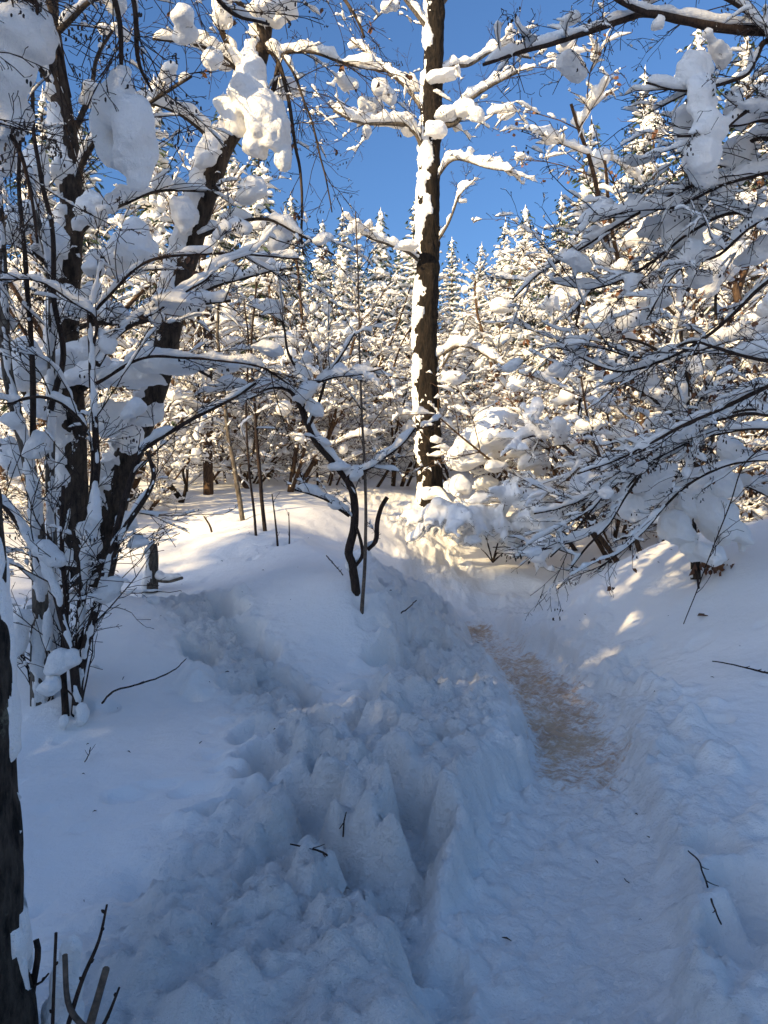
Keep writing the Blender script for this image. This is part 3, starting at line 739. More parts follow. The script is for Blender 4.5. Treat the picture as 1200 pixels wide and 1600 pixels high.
# the wood behind the viewer's left shoulder, which keeps the path in the shade
SHADE = []
for s_, ps, tops in [(-21, (6.9, 5.3, 2.1, -.2, -2.6), 13.4), (-24, (.6, -1.6, 1.9), 16.5), (-16.5, (6.2, 4.9, 1.4, -1.0, -3.4), 12.2), (-11, (6.4, 1.9, -.4, -2.6), 9.8), (-8, (5.2, .8, -1.8), 8.2)]:
    for p_ in ps:
        x_ = -math.sin(SUN_AZ) * s_ + math.cos(SUN_AZ) * p_; y_ = -math.cos(SUN_AZ) * s_ - math.sin(SUN_AZ) * p_
        q_ = rng0.uniform(-.5, .5)
        SHADE.append((x_ + q_, y_ - q_, tops + rng0.uniform(-.5, .5) - float(far_z(np.array(x_), np.array(y_))), 'cac'[len(SHADE) % 3]))
for s_, p_, top in [(-10, 3.7, 8.2), (-6.5, 4.3, 6.6)]:
    x_ = -math.sin(SUN_AZ) * s_ + math.cos(SUN_AZ) * p_; y_ = -math.cos(SUN_AZ) * s_ - math.sin(SUN_AZ) * p_
    plant('tree_c', 'bare_tree', x_, y_, top - float(far_z(np.array(x_), np.array(y_))), 1.0, 'bare snowy tree of the shading wood behind the viewer', 'tree', 'bare trees behind the viewer', 1.3)
SH_L = 'snowy spruce of the shading wood behind the viewer'
for x, y, h, k in SHADE:
    plant('spruce_' + k, 'spruce_tree', x, y, h, rng0.uniform(0, 6.28), SH_L, 'spruce', 'spruces behind the viewer', 1.25)

# ================================================================== NEAR TREES
O_NEAR = dict(step=[.09, .07, .05, .04], wander=[.06, .10, .15, .18], droop=[.0, .05, .10, .14], angle=(25, 62), lift=(-.1, .3), ratio=(.3, .6), thin=.0062, rmin=.0033, tmin=.12, kids=[(5, 8), (4, 7), (2, 4)])
def clump_mesh(c, rx, ry, rz, seed, voxel=.014, n=9, lump=.012, top=True):
    """a pillow of snow: several lobes melted together, flattened or hanging"""
    rng = random.Random(seed); m = MB(); c = np.asarray(c, float); R = np.array([rx, ry, rz]); mn = min(rx, rz)
    add_blob(m, c, R * (.74, .74, .78), 3, seed, .3)
    for _ in range(max(4, n - 3)):
        d = norm([rng.gauss(0, 1), rng.gauss(0, 1), rng.gauss(0, 1)]); f = rng.uniform(.3, .66); s = rng.uniform(.34, .6)
        add_blob(m, c + d * f * R, lerp(R, mn, .25) * s * np.array([rng.uniform(.7, 1.4), rng.uniform(.8, 1.2), rng.uniform(.6, 1.3)]), 2, rng.randrange(999), .35)
    me = remesh(m, 'snow_clump', voxel, 5, 0, 9, seed)
    k = len(me.vertices); co = np.empty(k * 3, np.float32); me.vertices.foreach_get('co', co); co = co.reshape(-1, 3).astype(float)
    nr = np.empty(k * 3, np.float32); me.vertex_normals.foreach_get('vector', nr); nr = nr.reshape(-1, 3)
    low = co[:, 2] < c[2]; co[low, 2] = c[2] + (co[low, 2] - c[2]) * .6; co[:, 2] += (co[:, 0] - c[0]) * rng.uniform(-.45, .45) * min(1, rz / rx)
    co += nr * (mn * .15 * fbm(co * [1, 1, .6], 1.1 / mn, 2, seed) + lump * .75 * fbm(co, 24, 3, seed + 4))[:, None]
    me.vertices.foreach_set('co', co.astype(np.float32).ravel()); me.update(); return me
class Hero:
    """a near tree or shrub: stems, twigs, snow ridges and pillows"""
    def __init__(s, name, label, cat, base, seed, group=None, opt=None):
        s.root = thing(name, label, cat, tuple(base), group); s.rng = random.Random(seed); s.seed = seed
        s.tw = []; s.sn = MB(); s.tm = MB(); s.cm = MB(); s.lm = MB(); s.o = dict(O_NEAR, **(opt or {}))
    def stem(s, P, R, m, name='stem', k=9, snow=.05, cover=.85, jack=0, face=(-1, -.3, .2), dens=0.0, rough=.12, jk=26, jfreq=3.0, wide=1.0, tmax=9, jamp=1.35):
        mbb = MB(); add_tube(mbb, P, R, k, rough=rough, seed=s.seed + len(s.root.children)); part(name, mbb.mesh(name), m, s.root)
        if snow: add_snow(s.sn, P, R, snow, s.rng, 9, cover, step=.03, wide=wide, seed=s.seed, tmax=tmax)
        if jack:
            jm = MB(); jacket(jm, P, R, face, jack, jk, s.seed, dens, jfreq, amp=jamp); part('snow_crust', jm.mesh('snow_crust'), M_SNOW, s.root)
        return P, R
    def twigs(s, P, R, n, lens, lvl=1, top=3, t0=.05, bias=None, snow=.03, cover=.45, cones=0.0, leaves=0.0, wide=1.0):
        out = []; sprout(s.rng, P, R, n, lvl, top, s.o, out, None, t0, lens, bias)
        for q, r, l in out:
            add_tube(s.tm, q, r, 5 if l <= 1 else 4 if l == 2 else 3, cap=False)
            am = snow * (1.25, 1.25, .9, .6)[l]
            if am > 0 and s.rng.random() < (1, .95, .8, .5)[l]: add_snow(s.sn, q, r, am, s.rng, 7, cover, step=.03, wide=wide, seed=s.seed + 5)
            if l >= 2:
                T = norm(np.gradient(q, axis=0))                      # buds along the twig
                for i in range(1, len(q), 2):
                    if s.rng.random() < .16:
                        d = norm(T[i] + np.array([s.rng.gauss(0, .6), s.rng.gauss(0, .6), s.rng.gauss(0, .6)])) * s.rng.uniform(.006, .015)
                        add_tube(s.tm, np.array([q[i], q[i] + d * .5, q[i] + d]), np.array([.0014, .0027, .0008]), 3, cap=False)
            if cones and l >= 2 and s.rng.random() < cones:
                for _ in range(s.rng.randint(2, 4)):
                    c = q[-1] + np.array([s.rng.gauss(0, .018), s.rng.gauss(0, .018), -s.rng.uniform(.0, .03)]); h = s.rng.uniform(.014, .026)
                    add_tube(s.cm, np.array([c, c - [0, 0, h * .3], c - [0, 0, h * .75], c - [s.rng.gauss(0, .006), 0, h]]), np.array([.001, .005, .0045, .001]), 5)
            if leaves and l >= 2 and s.rng.random() < leaves:
                for _ in range(s.rng.randint(1, 4)): s.leaf(q[s.rng.randrange(len(q) // 2, len(q))])
        s.tw += out; return out
    def leaf(s, c, size=.055):
        r = s.rng; u = norm([r.gauss(0, .7), r.gauss(0, .7), -1]) * size * r.uniform(.7, 1.2); v = norm(np.cross(u, [r.gauss(0, 1), r.gauss(0, 1), r.gauss(0, .4)])); n = norm(np.cross(u, v)) * size * .18; v = v * size * .3
        s.lm.add(np.array([c, c + u * .35 + v + n, c + u * .75 + v * .8 + n, c + u, c + u * .75 - v * .8 + n, c + u * .35 - v + n, c + u * .5]), [[0, 1, 2, 6], [0, 6, 4, 5]], [[6, 2, 3], [6, 3, 4]])
    def pillow(s, px, py, Y, w, h, depth=None, n=9, lump=.012):
        k = Y / F; part('snow_clump', clump_mesh(at(px, py, Y), w * k, (depth or min(w, h * 1.3)) * k, h * k, s.seed * 31 + len(s.root.children), .015 if Y < 6.4 else .019 if Y < 8 else .03, n, lump), M_SNOW, s.root)
    def blobs(s, n, r0, r1, lvls=(1, 2), lo=.3):
        c = [(q, l) for q, r, l in s.tw if l in lvls]
        for _ in range(n):
            q, l = s.rng.choice(c); i = s.rng.randrange(int(len(q) * lo), len(q)); r = s.rng.uniform(r0, r1); T = norm(q[min(i + 1, len(q) - 1)] - q[i - 1])
            for f in (-.7, 0, .7):
                add_blob(s.sn, q[i] + T * r * f + np.array([0, 0, r * .35]), (r * s.rng.uniform(.6, .95), r * s.rng.uniform(.6, .95), r * s.rng.uniform(.5, .85)), 2, s.rng.randrange(999), .25)
    def done(s, voxel=.012, lump=.006, twig_mat=None):
        if s.tm.n: part('twigs', s.tm.mesh('twigs'), twig_mat or M_TWIG, s.root, kind='stuff')
        if s.cm.n: part('cones', s.cm.mesh('cones'), M_CONE, s.root, kind='stuff')
        if s.lm.n: part('leaves', s.lm.mesh('leaves', False), M_LEAF, s.root, kind='stuff')
        if s.sn.n: part('snow_cover', remesh(s.sn, 'snow_cover', voxel, 2, lump, 14, s.seed), M_SNOW, s.root, kind='stuff')
        return s.root
def base_of(px, py, Y):
    p = at(px, py, Y); return (p[0], p[1], float(zg(p[0], p[1])[0]) - .05)

def long_clump(h, pts, seed, voxel=.011, lump=.022):
    m = MB()
    for x, y, Y, w, hh in pts:
        k = Y / F
        for q in range(3): add_blob(m, at(x + (q - 1) * w * .22, y, Y + (q - 1) * w * k * .25), (w * k * .85, w * k * .7, hh * k), 3, seed + q + int(y), .16)
    part('snow_clump', remesh(m, 'snow_clump', voxel, 4, lump, 11, seed), M_SNOW, h.root)
# ---- the tall central tree
b = base_of(672, 790, 13.0)
h = Hero('tall_tree', 'tall dark-barked tree with snow plastered on its left side, standing on a mound', 'tree', b, 101, opt=dict(thin=.006, rmin=.004, step=[.15, .12, .09, .07]))
TR = [(674, 812), (671, 740), (668, 660), (665, 580), (665, 500), (668, 420), (670, 330), (672, 240), (675, 150), (678, 60), (681, -40), (684, -200), (690, -420)]
P, R = px_line(TR, 13, 13, 20.5, 13.5, .04, .012, 3)
R[:12] += np.linspace(.07, 0, 12)
h.stem(P, R, M_BARK_MID, 'trunk', 48, 0, jack=.04, face=(-1, -.12, 0), dens=-.34, rough=.17, jk=56, jfreq=2.6, jamp=1.9)
LIMBS = [([(668, 262), (658, 225), (640, 197), (612, 192), (565, 190), (520, 172)], 13, 12.4, 6, 2, 14, (.5, 1.3)),
         ([(672, 235), (690, 200), (716, 190), (726, 162), (760, 138), (815, 108)], 13, 12.5, 6, 2, 13, (.5, 1.2)),
         ([(672, 190), (645, 150), (618, 120), (580, 92), (548, 62)], 13, 13.6, 4, 1.5, 10, (.4, 1)), ([(676, 130), (705, 105), (735, 100), (775, 80), (830, 92)], 13, 13.4, 4, 1.5, 10, (.4, 1)),
         ([(678, 60), (650, 20), (610, -30), (570, -60)], 13, 12.6, 4, 1.5, 9, (.5, 1.1)), ([(680, 20), (715, -20), (770, -50)], 13, 13, 4, 1.5, 8, (.5, 1.1)), ([(683, -120), (640, -190), (580, -250)], 13, 12.6, 4, 2, 8, (.5, 1.2)), ([(684, -180), (740, -240), (790, -300)], 13, 12.6, 4, 2, 8, (.5, 1.2)),
         ([(668, 420), (640, 395), (610, 385), (575, 372), (545, 350)], 13, 12.4, 3, 1.2, 9, (.3, .8)), ([(668, 400), (700, 350), (716, 305), (735, 280)], 13, 12.6, 2.5, 1, 6, (.3, .6)), ([(668, 300), (700, 255), (722, 250), (760, 262), (800, 268)], 13, 12.3, 2.5, 1, 7, (.3, .7)),
         ([(668, 572), (700, 548), (716, 540), (745, 548), (790, 575)], 13, 12.6, 4, 1.5, 8, (.3, .8)), ([(668, 610), (690, 575), (712, 540), (730, 500)], 13, 12.8, 2.5, 1, 5, (.3, .6))]
for pts, y0, y1, r0, r1, n, ln in LIMBS:
    p, r = px_line(pts, y0, y1, r0, r1, .07, .03, n)
    h.stem(p, r, M_BARK_GREY, 'limb', 7, .13, .85, wide=1.1, rough=.05)
    h.twigs(p, r, n, ln, 1, 3, .12, snow=.046, cover=.6, bias=(0, 0, .1))
h.blobs(30, .04, .11)
h.vox = 1
for q in [(600, 190, 12.7, 26, 12), (640, 205, 12.9, 16, 14), (700, 180, 12.8, 28, 16), (722, 172, 12.7, 18, 20), (645, 135, 13.2, 15, 20), (690, 120, 12.8, 26, 16), (745, 180, 12.6, 16, 20), (625, 190, 12.8, 24, 14), (562, 180, 12.5, 16, 12), (680, 205, 12.6, 20, 20), (632, 385, 12.6, 22, 12)]: h.pillow(*q)
h.done(.03, .01)

# ---- left foreground trunk at the picture's edge
b = base_of(-60, 1800, 1.68)
h = Hero('edge_tree', 'black rough-barked tree trunk cut by the left edge in the near foreground', 'tree', b, 102)
P, R = px_line([(-6, 2100), (-8, 1900), (-14, 1650), (-20, 1450), (-30, 1250), (-42, 1050), (-58, 850), (-80, 600), (-110, 300), (-150, -100), (-190, -500)], 1.7, 1.7, 66, 46, .014, .006, 5)
h.stem(P, R, M_BARK_NEAR, 'trunk', 72, 0, jack=.013, face=(1, .38, .1), dens=-.56, rough=.22, jk=90, jfreq=6.0, jamp=.45)
for k, (x, y, w, hh) in enumerate([(-16, 840, 24, 50), (-8, 910, 22, 60), (8, 985, 14, 40)]): h.pillow(x, y, 1.76, w, hh, 26, 7, .006)
h.done(.01, .004)

# ---- cut twigs in the near left corner
b = base_of(95, 1640, 1.72)
h = Hero('cut_shrub', 'little shrub of cut brown twigs poking out of the snow in the bottom left corner', 'shrub', b, 103)
for pts, r0, r1, m in [([(60, 1660), (44, 1600), (52, 1540), (60, 1490), (57, 1468)], 6, 4.5, M_TWIG), ([(82, 1620), (84, 1540), (87, 1456)], 3, 2.6, M_TWIG), ([(108, 1600), (130, 1530), (155, 1470), (168, 1412)], 4, 1.72, M_TWIG),
                       ([(138, 1610), (118, 1590), (106, 1560), (103, 1492)], 5, 4.5, M_DEAD), ([(138, 1612), (150, 1570), (166, 1513)], 6.5, 5.5, M_DEAD), ([(158, 1610), (172, 1580), (187, 1542)], 3.5, 1.72, M_TWIG), ([(52, 1540), (66, 1532), (76, 1520)], 2, 1.5, M_TWIG)]:
    p, r = px_line(pts, 1.72, 1.72 + h.rng.uniform(-.05, .05), r0, r1, .02, .003, len(pts)); h.stem(p, r, m, 'stem', 8, 0, rough=.15)
    for j in range(1, len(p) - 1, 2):
        if m is M_TWIG and h.rng.random() < .6:
            d = np.array([h.rng.uniform(-1, 1), 0, h.rng.uniform(.5, 1)]) * .012; add_tube(h.tm, np.array([p[j], p[j] + d * .6, p[j] + d]), np.array([.002, .0042, .0012]), 5)
k = 1.75 / F; m_ = MB()
for x, y, w, hh in [(113, 1490, 20, 32), (104, 1540, 28, 44), (100, 1590, 34, 40), (96, 1640, 42, 40)]: add_blob(m_, at(x, y, 1.77), (w * k, w * k * .8, hh * k), 3, x, .15)
part('snow_clump', remesh(m_, 'snow_clump', .008, 4, .006, 16, 3), M_SNOW, h.root)
for x, y, w, hh in [(133, 1515, 6, 14), (66, 1515, 8, 12), (190, 1545, 5, 8)]: h.pillow(x, y, 1.72, w, hh, w, 4, .003)
h.done(.006)

# ---- upright tree at the left
b = base_of(105, 900, 6.0)
h = Hero('upright_tree', 'dark mossy upright tree trunk at the left, its bark half hidden under snow', 'tree', b, 104, opt=dict(kids=[(4, 7), (3, 5), (1, 2)]))
P, R = px_line([(105, 915), (108, 830), (112, 740), (110, 650), (104, 560), (102, 480), (107, 400), (112, 320), (103, 220), (90, 130), (80, 40), (76, -80), (70, -260)], 6.0, 6.0, 27, 11, .05, .01, 4)
h.stem(P, R, M_BARK, 'trunk', 22, 0, jack=.05, face=(-.6, -.5, 0), dens=-.18, rough=.10, jk=34, jfreq=4.2)
for pts, y0, y1, r0, r1, n, ln in [([(110, 330), (130, 250), (170, 200), (235, 160), (300, 120)], 6, 5.6, 5, 2, 10, (.3, .9)), ([(104, 520), (150, 505), (215, 505), (290, 480), (360, 470)], 6, 5.4, 5, 2, 11, (.3, .8)), ([(95, 160), (60, 100), (20, 60), (-40, 40)], 6, 5.6, 5, 2, 8, (.3, .9)),
                                   ([(105, 440), (60, 400), (20, 380), (-30, 370)], 6, 5.4, 5, 2, 8, (.3, .8)), ([(108, 620), (160, 590), (230, 580), (300, 575), (330, 590)], 6, 5.3, 6, 2, 9, (.3, .7)), ([(84, 60), (130, 10), (190, -20), (260, -40)], 6, 5.6, 5, 2, 10, (.3, 1)), ([(104, 230), (140, 150), (150, 90), (180, 40)], 6, 6.3, 5, 2, 9, (.3, 1)), ([(110, 680), (60, 640), (20, 600), (-20, 590)], 6, 5.6, 5, 2, 7, (.3, .7)),
                                   ([(107, 380), (170, 330), (250, 300), (330, 300)], 6, 6.4, 4, 1.5, 9, (.3, .8))]:
    p, r = px_line(pts, y0, y1, r0, r1, .05, .025, n); h.stem(p, r, M_BARK, 'limb', 8, .07, .7, wide=1.1); h.twigs(p, r, n + 6, ln, 1, 3, .1, snow=.024, cover=.34, cones=.05)
h.blobs(16, .05, .11)
for q in [(40, 580, 5.6, 36, 60), (205, 400, 5.8, 46, 60), (145, 330, 5.8, 30, 44), (265, 570, 5.3, 62, 30), (200, 590, 5.5, 46, 28), (110, 580, 5.8, 50, 40), (80, 380, 5.7, 24, 46), (30, 350, 5.5, 30, 36), (150, 590, 5.6, 44, 36), (170, 660, 5.8, 34, 38), (110, 480, 5.7, 30, 36), (60, 640, 5.6, 24, 34), (60, 270, 5.8, 26, 50), (275, 480, 5.5, 50, 40), (180, 490, 5.7, 30, 24), (20, 720, 5.6, 26, 40)]: h.pillow(*q)
h.done(.013, .006)

# ---- leaning tree
b = base_of(160, 900, 6.3)
h = Hero('leaning_tree', 'thick dark tree leaning right with a long snow ridge along its upper side', 'tree', b, 105, opt=dict(kids=[(4, 7), (3, 6), (1, 3)], droop=[.0, .12, .2, .2]))
P, R = px_line([(150, 915), (172, 810), (192, 735), (218, 670), (246, 595), (268, 500), (288, 420), (312, 335), (342, 245), (372, 185), (398, 110), (412, 50), (424, -50), (440, -220)], 6.3, 6.8, 23, 12, .05, .012, 6)
h.stem(P, R, M_BARK, 'trunk', 22, .13, .92, jack=.07, face=(-.85, -.35, .45), dens=-.08, rough=.10, jk=34, jfreq=4.2, wide=1.4)
for pts, y0, y1, r0, r1, n, ln in [([(372, 190), (420, 150), (440, 85), (480, 80), (540, 100), (600, 110)], 6.7, 6.6, 5, 1.5, 15, (.3, .9)), ([(405, 80), (430, 90), (455, 180), (470, 300), (475, 400)], 6.7, 6.5, 4, 1.5, 14, (.3, .8)), ([(345, 240), (300, 190), (240, 165), (190, 180)], 6.6, 6.2, 4, 1.5, 9, (.3, .8)),
                                   ([(300, 370), (360, 350), (420, 345), (470, 370), (520, 400)], 6.5, 6.2, 4, 1.5, 13, (.3, .7)), ([(415, 40), (370, 0), (310, -30), (250, -40)], 6.8, 6.4, 5, 2, 10, (.3, .9)), ([(420, 0), (470, -30), (530, -10), (570, 60)], 6.8, 6.5, 5, 2, 11, (.3, .9)), ([(390, 130), (350, 90), (300, 70), (240, 60)], 6.7, 6.4, 4, 1.5, 9, (.3, .8)),
                                   ([(395, 120), (350, 60), (340, 0), (345, -60)], 6.7, 6.9, 6, 3, 7, (.3, .9)), ([(440, 85), (470, 140), (500, 240), (520, 330)], 6.6, 6.4, 2.5, 1, 10, (.25, .6)), ([(270, 500), (330, 450), (400, 430), (450, 420)], 6.4, 6.0, 3.5, 1.2, 9, (.25, .6))]:
    p, r = px_line(pts, y0, y1, r0, r1, .05, .03, n); h.stem(p, r, M_BARK, 'limb', 8, .085, .75, wide=1.1); h.twigs(p, r, n, ln, 1, 3, .1, bias=(0, 0, -.25), snow=.028, cover=.4, cones=.10, leaves=.03)
h.blobs(22, .05, .12)
for q in [(440, 20, 6.6, 34, 36), (410, 20, 6.6, 30, 30), (240, 650, 6.0, 22, 26), (205, 690, 6.1, 24, 34), (200, 820, 6.1, 20, 26), (285, 340, 6.3, 26, 46), (325, 240, 6.4, 26, 40), (390, 300, 6.3, 26, 38)]: h.pillow(*q)
long_clump(h, [(398, 112, 6.5, 18, 22), (388, 150, 6.5, 30, 34), (412, 178, 6.45, 32, 38), (372, 182, 6.55, 22, 30), (430, 208, 6.45, 22, 28), (442, 246, 6.5, 13, 24), (398, 225, 6.5, 20, 22), (350, 165, 6.55, 16, 14)], 41, .016, .03)
h.done(.014, .006)

# ---- many-stemmed alder in front of them
b = base_of(110, 1110, 4.55)
h = Hero('alder_bush', 'many-stemmed bare alder rising from a snowy clump in the left foreground', 'bush', b, 106)
ST = [([(124, 1170), (122, 1060), (126, 960), (138, 830), (150, 740), (147, 660), (142, 560), (140, 480), (160, 400)], 4.5, 4.6, 7.5, 3.5, M_TWIG), ([(62, 1120), (60, 1030), (62, 930), (57, 820), (44, 720), (24, 640), (8, 560), (4, 430), (-4, 300)], 4.6, 4.7, 14, 6, M_BARK_GREY),
      ([(80, 1090), (84, 980), (80, 860), (78, 760), (80, 650), (80, 540), (78, 440), (56, 330), (46, 260)], 4.8, 4.9, 9, 4, M_BARK_GREY), ([(122, 1100), (112, 1030), (94, 955), (68, 885), (36, 825), (8, 790), (-20, 765)], 4.4, 4.2, 7.5, 5, M_TWIG),
      ([(118, 1120), (128, 1030), (150, 945), (172, 870), (194, 826), (227, 776), (239, 745), (231, 705)], 4.5, 4.5, 7.5, 3, M_TWIG), ([(172, 870), (192, 790), (216, 718), (235, 695), (300, 656), (360, 626), (400, 600)], 4.5, 4.9, 5.5, 2, M_TWIG),
      ([(150, 570), (178, 525), (214, 500), (277, 460), (318, 437), (345, 413), (395, 392), (432, 350)], 4.6, 5.0, 7, 2.5, M_TWIG), ([(136, 830), (145, 700), (110, 640), (60, 620), (10, 632)], 4.6, 4.4, 3.5, 2, M_TWIG),
      ([(48, 720), (52, 600), (44, 480), (36, 380), (30, 250), (40, 130)], 4.7, 4.6, 5, 2.5, M_TWIG), ([(80, 640), (100, 560), (84, 470), (80, 360), (60, 270), (50, 150), (60, 20)], 4.8, 4.8, 5, 2.5, M_TWIG), ([(142, 560), (150, 500), (110, 470), (60, 440), (0, 438)], 4.6, 4.4, 2.5, 1.5, M_TWIG), ([(140, 500), (160, 470), (230, 410), (330, 395), (470, 405)], 4.6, 5.0, 3.2, 1.5, M_TWIG),
      ([(150, 600), (220, 560), (300, 560), (400, 570), (450, 600)], 4.7, 5.1, 3, 1.5, M_TWIG), ([(105, 1120), (100, 1050), (104, 960), (96, 860), (100, 760)], 4.4, 4.6, 6, 3, M_TWIG)]
for pts, y0, y1, r0, r1, m in ST:
    p, r = px_line(pts, y0, y1, r0, r1, .035, .012, len(pts) * 7)
    h.stem(p, r, m, 'stem', 9, .042, .72, jack=.014 if r0 > 6 else 0, face=(.5, -.8, .3), dens=-.2, rough=.12, jk=20, jfreq=7, wide=1.1)
    h.twigs(p, r, 9, (.22, .75), 1, 3, .16, snow=.022, cover=.42, cones=.05, wide=1.1)
for _ in range(9):
    a = h.rng.uniform(-.9, .9); L = h.rng.uniform(.6, 1.3); o_ = []
    grow(h.rng, np.array(at(h.rng.uniform(60, 150), 1110, 4.55)), (a, h.rng.uniform(-.3, .5), 1), L, .006, 1, 3, h.o, o_)
    for q, r, l in o_: add_tube(h.tm, q, r, 4, cap=False); add_snow(h.sn, q, r, .03, h.rng, 7, .5, step=.03, seed=4)
h.blobs(14, .035, .08)
for q in [(95, 1040, 4.35, 28, 30), (80, 1075, 4.3, 22, 26), (128, 1120, 4.35, 14, 30), (100, 1130, 4.3, 10, 22), (75, 990, 4.5, 12, 60), (270, 470, 4.7, 34, 20), (210, 640, 4.6, 22, 20), (60, 700, 4.6, 20, 36), (150, 800, 4.4, 12, 50), (420, 545, 4.9, 30, 16), (20, 660, 4.5, 24, 16), (165, 540, 4.6, 16, 30), (215, 850, 4.5, 24, 14), (30, 1000, 4.5, 20, 60), (240, 940, 5, 14, 10)]: h.pillow(*q)
h.done(.011, .005)

# ---- overhanging branches, upper left
b = (-2.6, 3.0, float(zg(-2.6, 3.0)[0]) - .05)
h = Hero('overhanging_alder', 'alder whose dark twigs and heavy hanging snow lumps fill the upper left corner', 'tree', b, 107, opt=dict(droop=[.0, .14, .22, .25]))
bz = b[2]
P = np.array([[-2.6, 3.0, bz], [-2.58, 3.0, 1.5], [-2.5, 3.02, 3.0], [-2.45, 3.05, 4.6], [-2.4, 3.1, 6.0]]); P, R = resample(P, [.11, .10, .085, .065, .045], .06); h.stem(P, R, M_BARK, 'trunk', 18, 0, jack=.03, rough=.1)
for pts, y0, y1, r0, r1, n, ln in [([(-420, 120), (-200, 20), (-60, -20), (20, -10), (60, 10), (90, 70), (110, 150)], 3.1, 3.5, 9, 2, 13, (.25, .7)), ([(-420, 60), (-150, -90), (60, -120), (150, -60), (186, 20), (192, 100), (190, 150)], 3.1, 3.6, 9, 2, 12, (.25, .6)), ([(-420, 0), (-100, -190), (120, -160), (205, -20), (215, 90), (236, 140)], 3.1, 3.7, 8, 2, 10, (.25, .6)),
                                   ([(-420, 200), (-200, 120), (-60, 100), (20, 60), (60, 20), (50, -20)], 3.1, 3.3, 7, 2, 8, (.2, .6)), ([(-430, 330), (-150, 200), (-30, 190), (20, 220), (48, 300), (60, 380)], 3.1, 3.5, 6, 2, 8, (.2, .5)), ([(-400, -80), (0, -280), (200, -200), (300, -60), (360, 20), (420, 40)], 3.1, 4.0, 8, 2, 12, (.3, .8))]:
    p, r = px_line(pts, y0, y1, r0, r1, .04, .012, n); h.stem(p, r, M_TWIG, 'limb', 8, .04, .6); h.twigs(p, r, n, ln, 1, 3, .35, bias=(0, 0, -.3), snow=.016, cover=.3, cones=.12)
long_clump(h, [(190, 120, 3.5, 16, 22), (186, 160, 3.5, 30, 40), (208, 195, 3.45, 34, 46), (168, 190, 3.55, 24, 56), (212, 240, 3.5, 32, 40), (216, 275, 3.5, 20, 26), (180, 245, 3.55, 20, 20)], 5)
long_clump(h, [(30, 55, 3.3, 56, 44), (12, 110, 3.3, 40, 54), (64, 70, 3.35, 26, 30), (14, 175, 3.35, 30, 44), (30, 185, 3.4, 18, 30)], 9)
long_clump(h, [(180, 5, 3.6, 16, 22), (170, -20, 3.6, 24, 20)], 13)
long_clump(h, [(0, 240, 3.4, 22, 34), (14, 225, 3.4, 14, 20)], 17)
h.done(.010, .004)

# ---- stump, sticks and saplings at the left
b = base_of(238, 905, 7.0)
h = Hero('stump', 'short broken snow-capped tree stump behind the left alder', 'stump', b, 108)
P, R = px_line([(236, 925), (237, 895), (239, 870), (238, 850)], 7.0, 7.0, 11, 7.5, .03, .003); h.stem(P, R, M_BARK_GREY, 'trunk', 14, 0, jack=.025, face=(-.8, -.4, .2), dens=.1, jk=24, jfreq=7)
p, r = px_line([(240, 905), (262, 908), (285, 903)], 7.0, 6.9, 4, 2.5, .03); h.stem(p, r, M_BARK_GREY, 'limb', 7, .06, 1)
h.pillow(237, 847, 7.0, 8, 7); h.done()
SAP = [([(380, 815), (368, 740), (358, 690), (352, 640), (348, 590), (340, 520), (345, 430)], 10.2, 4, 2, 'grey sapling pole with a slight bend, leftmost on the snowy bank'), ([(402, 855), (396, 790), (388, 720), (384, 640), (388, 540), (380, 470)], 8.6, 2.2, 1.2, 'thin bare sapling on the bank, between the bent pole and the thickest sapling'),
       ([(417, 852), (408, 770), (402, 690), (398, 630), (392, 540), (400, 440)], 8.8, 3.4, 1.6, 'thickest dark sapling rising from the snowy bank'), ([(437, 878), (430, 820), (424, 772)], 8.1, 2.0, .9, 'short cut sapling stub standing on the bank right of the thickest sapling'), ([(452, 878), (452, 838), (451, 800)], 8.2, 1.5, .7, 'thinnest cut stub on the bank, right of the other saplings'),
       ([(334, 845), (328, 822), (318, 806)], 9.6, 2.0, 1.2, 'tiny forked twig standing in the lit snow of the bank')]
for i, (pts, Y, r0, r1, lab) in enumerate(SAP):
    p0 = at(*pts[0], Y); g = float(zg(p0[0], p0[1])[0]); p, r = px_line(pts, Y, Y, r0, r1, .05, .012, i * 5)
    p = np.vstack([[p[0][0], p[0][1], min(g, p[0][2]) - .1], p]); r = np.r_[r[0], r]
    h = Hero('sapling', lab, 'sapling', (p0[0], p0[1], g - .05), 120 + i, 'saplings on the left bank')
    h.stem(p, r, M_TWIG if i != 0 else M_BARK_GREY, 'stem', 7, .03, .4)
    if len(pts) > 4: h.twigs(p, r, 13, (.2, .8), 2, 3, .25, snow=.035, cover=.5)
    else: h.twigs(p, r, 2, (.08, .2), 3, 3, .4, snow=0)
    h.done(.012, .003)
FT = [([(313, 690), (312, 600), (310, 500), (318, 400), (330, 320)], 15.5, 5.5, 3, 'left of two thin far trunks standing close together in the sunlit wood', 11), ([(325, 778), (324, 690), (324, 600), (322, 520), (312, 420), (300, 300)], 14.2, 6.5, 4, 'right and thicker of two far trunks standing close together in the sunlit wood', 12)]
for pts, Y, r0, r1, lab, sd_ in FT:
    p0 = at(*pts[0], Y); g = float(zg(p0[0], p0[1])[0]); p, r = px_line([(pts[0][0], pts[0][1] + 30)] + pts, Y, Y, r0, r1, .1, .02, sd_)
    h = Hero('thin_tree', lab, 'tree', (p0[0], p0[1], g - .05), sd_ + 300, 'paired far trunks'); h.stem(p, r, M_BARK_MID, 'trunk', 10, 0, jack=.03, dens=-.05, jk=16); h.twigs(p, r, 14, (.4, 1.2), 2, 3, .3, snow=.07, cover=.7); h.done(.03, .008)
b = base_of(283, 785, 12.3); h = Hero('leaning_stick', 'bare stick leaning left out of the lit snow under the far trunks', 'stick', b, 330)
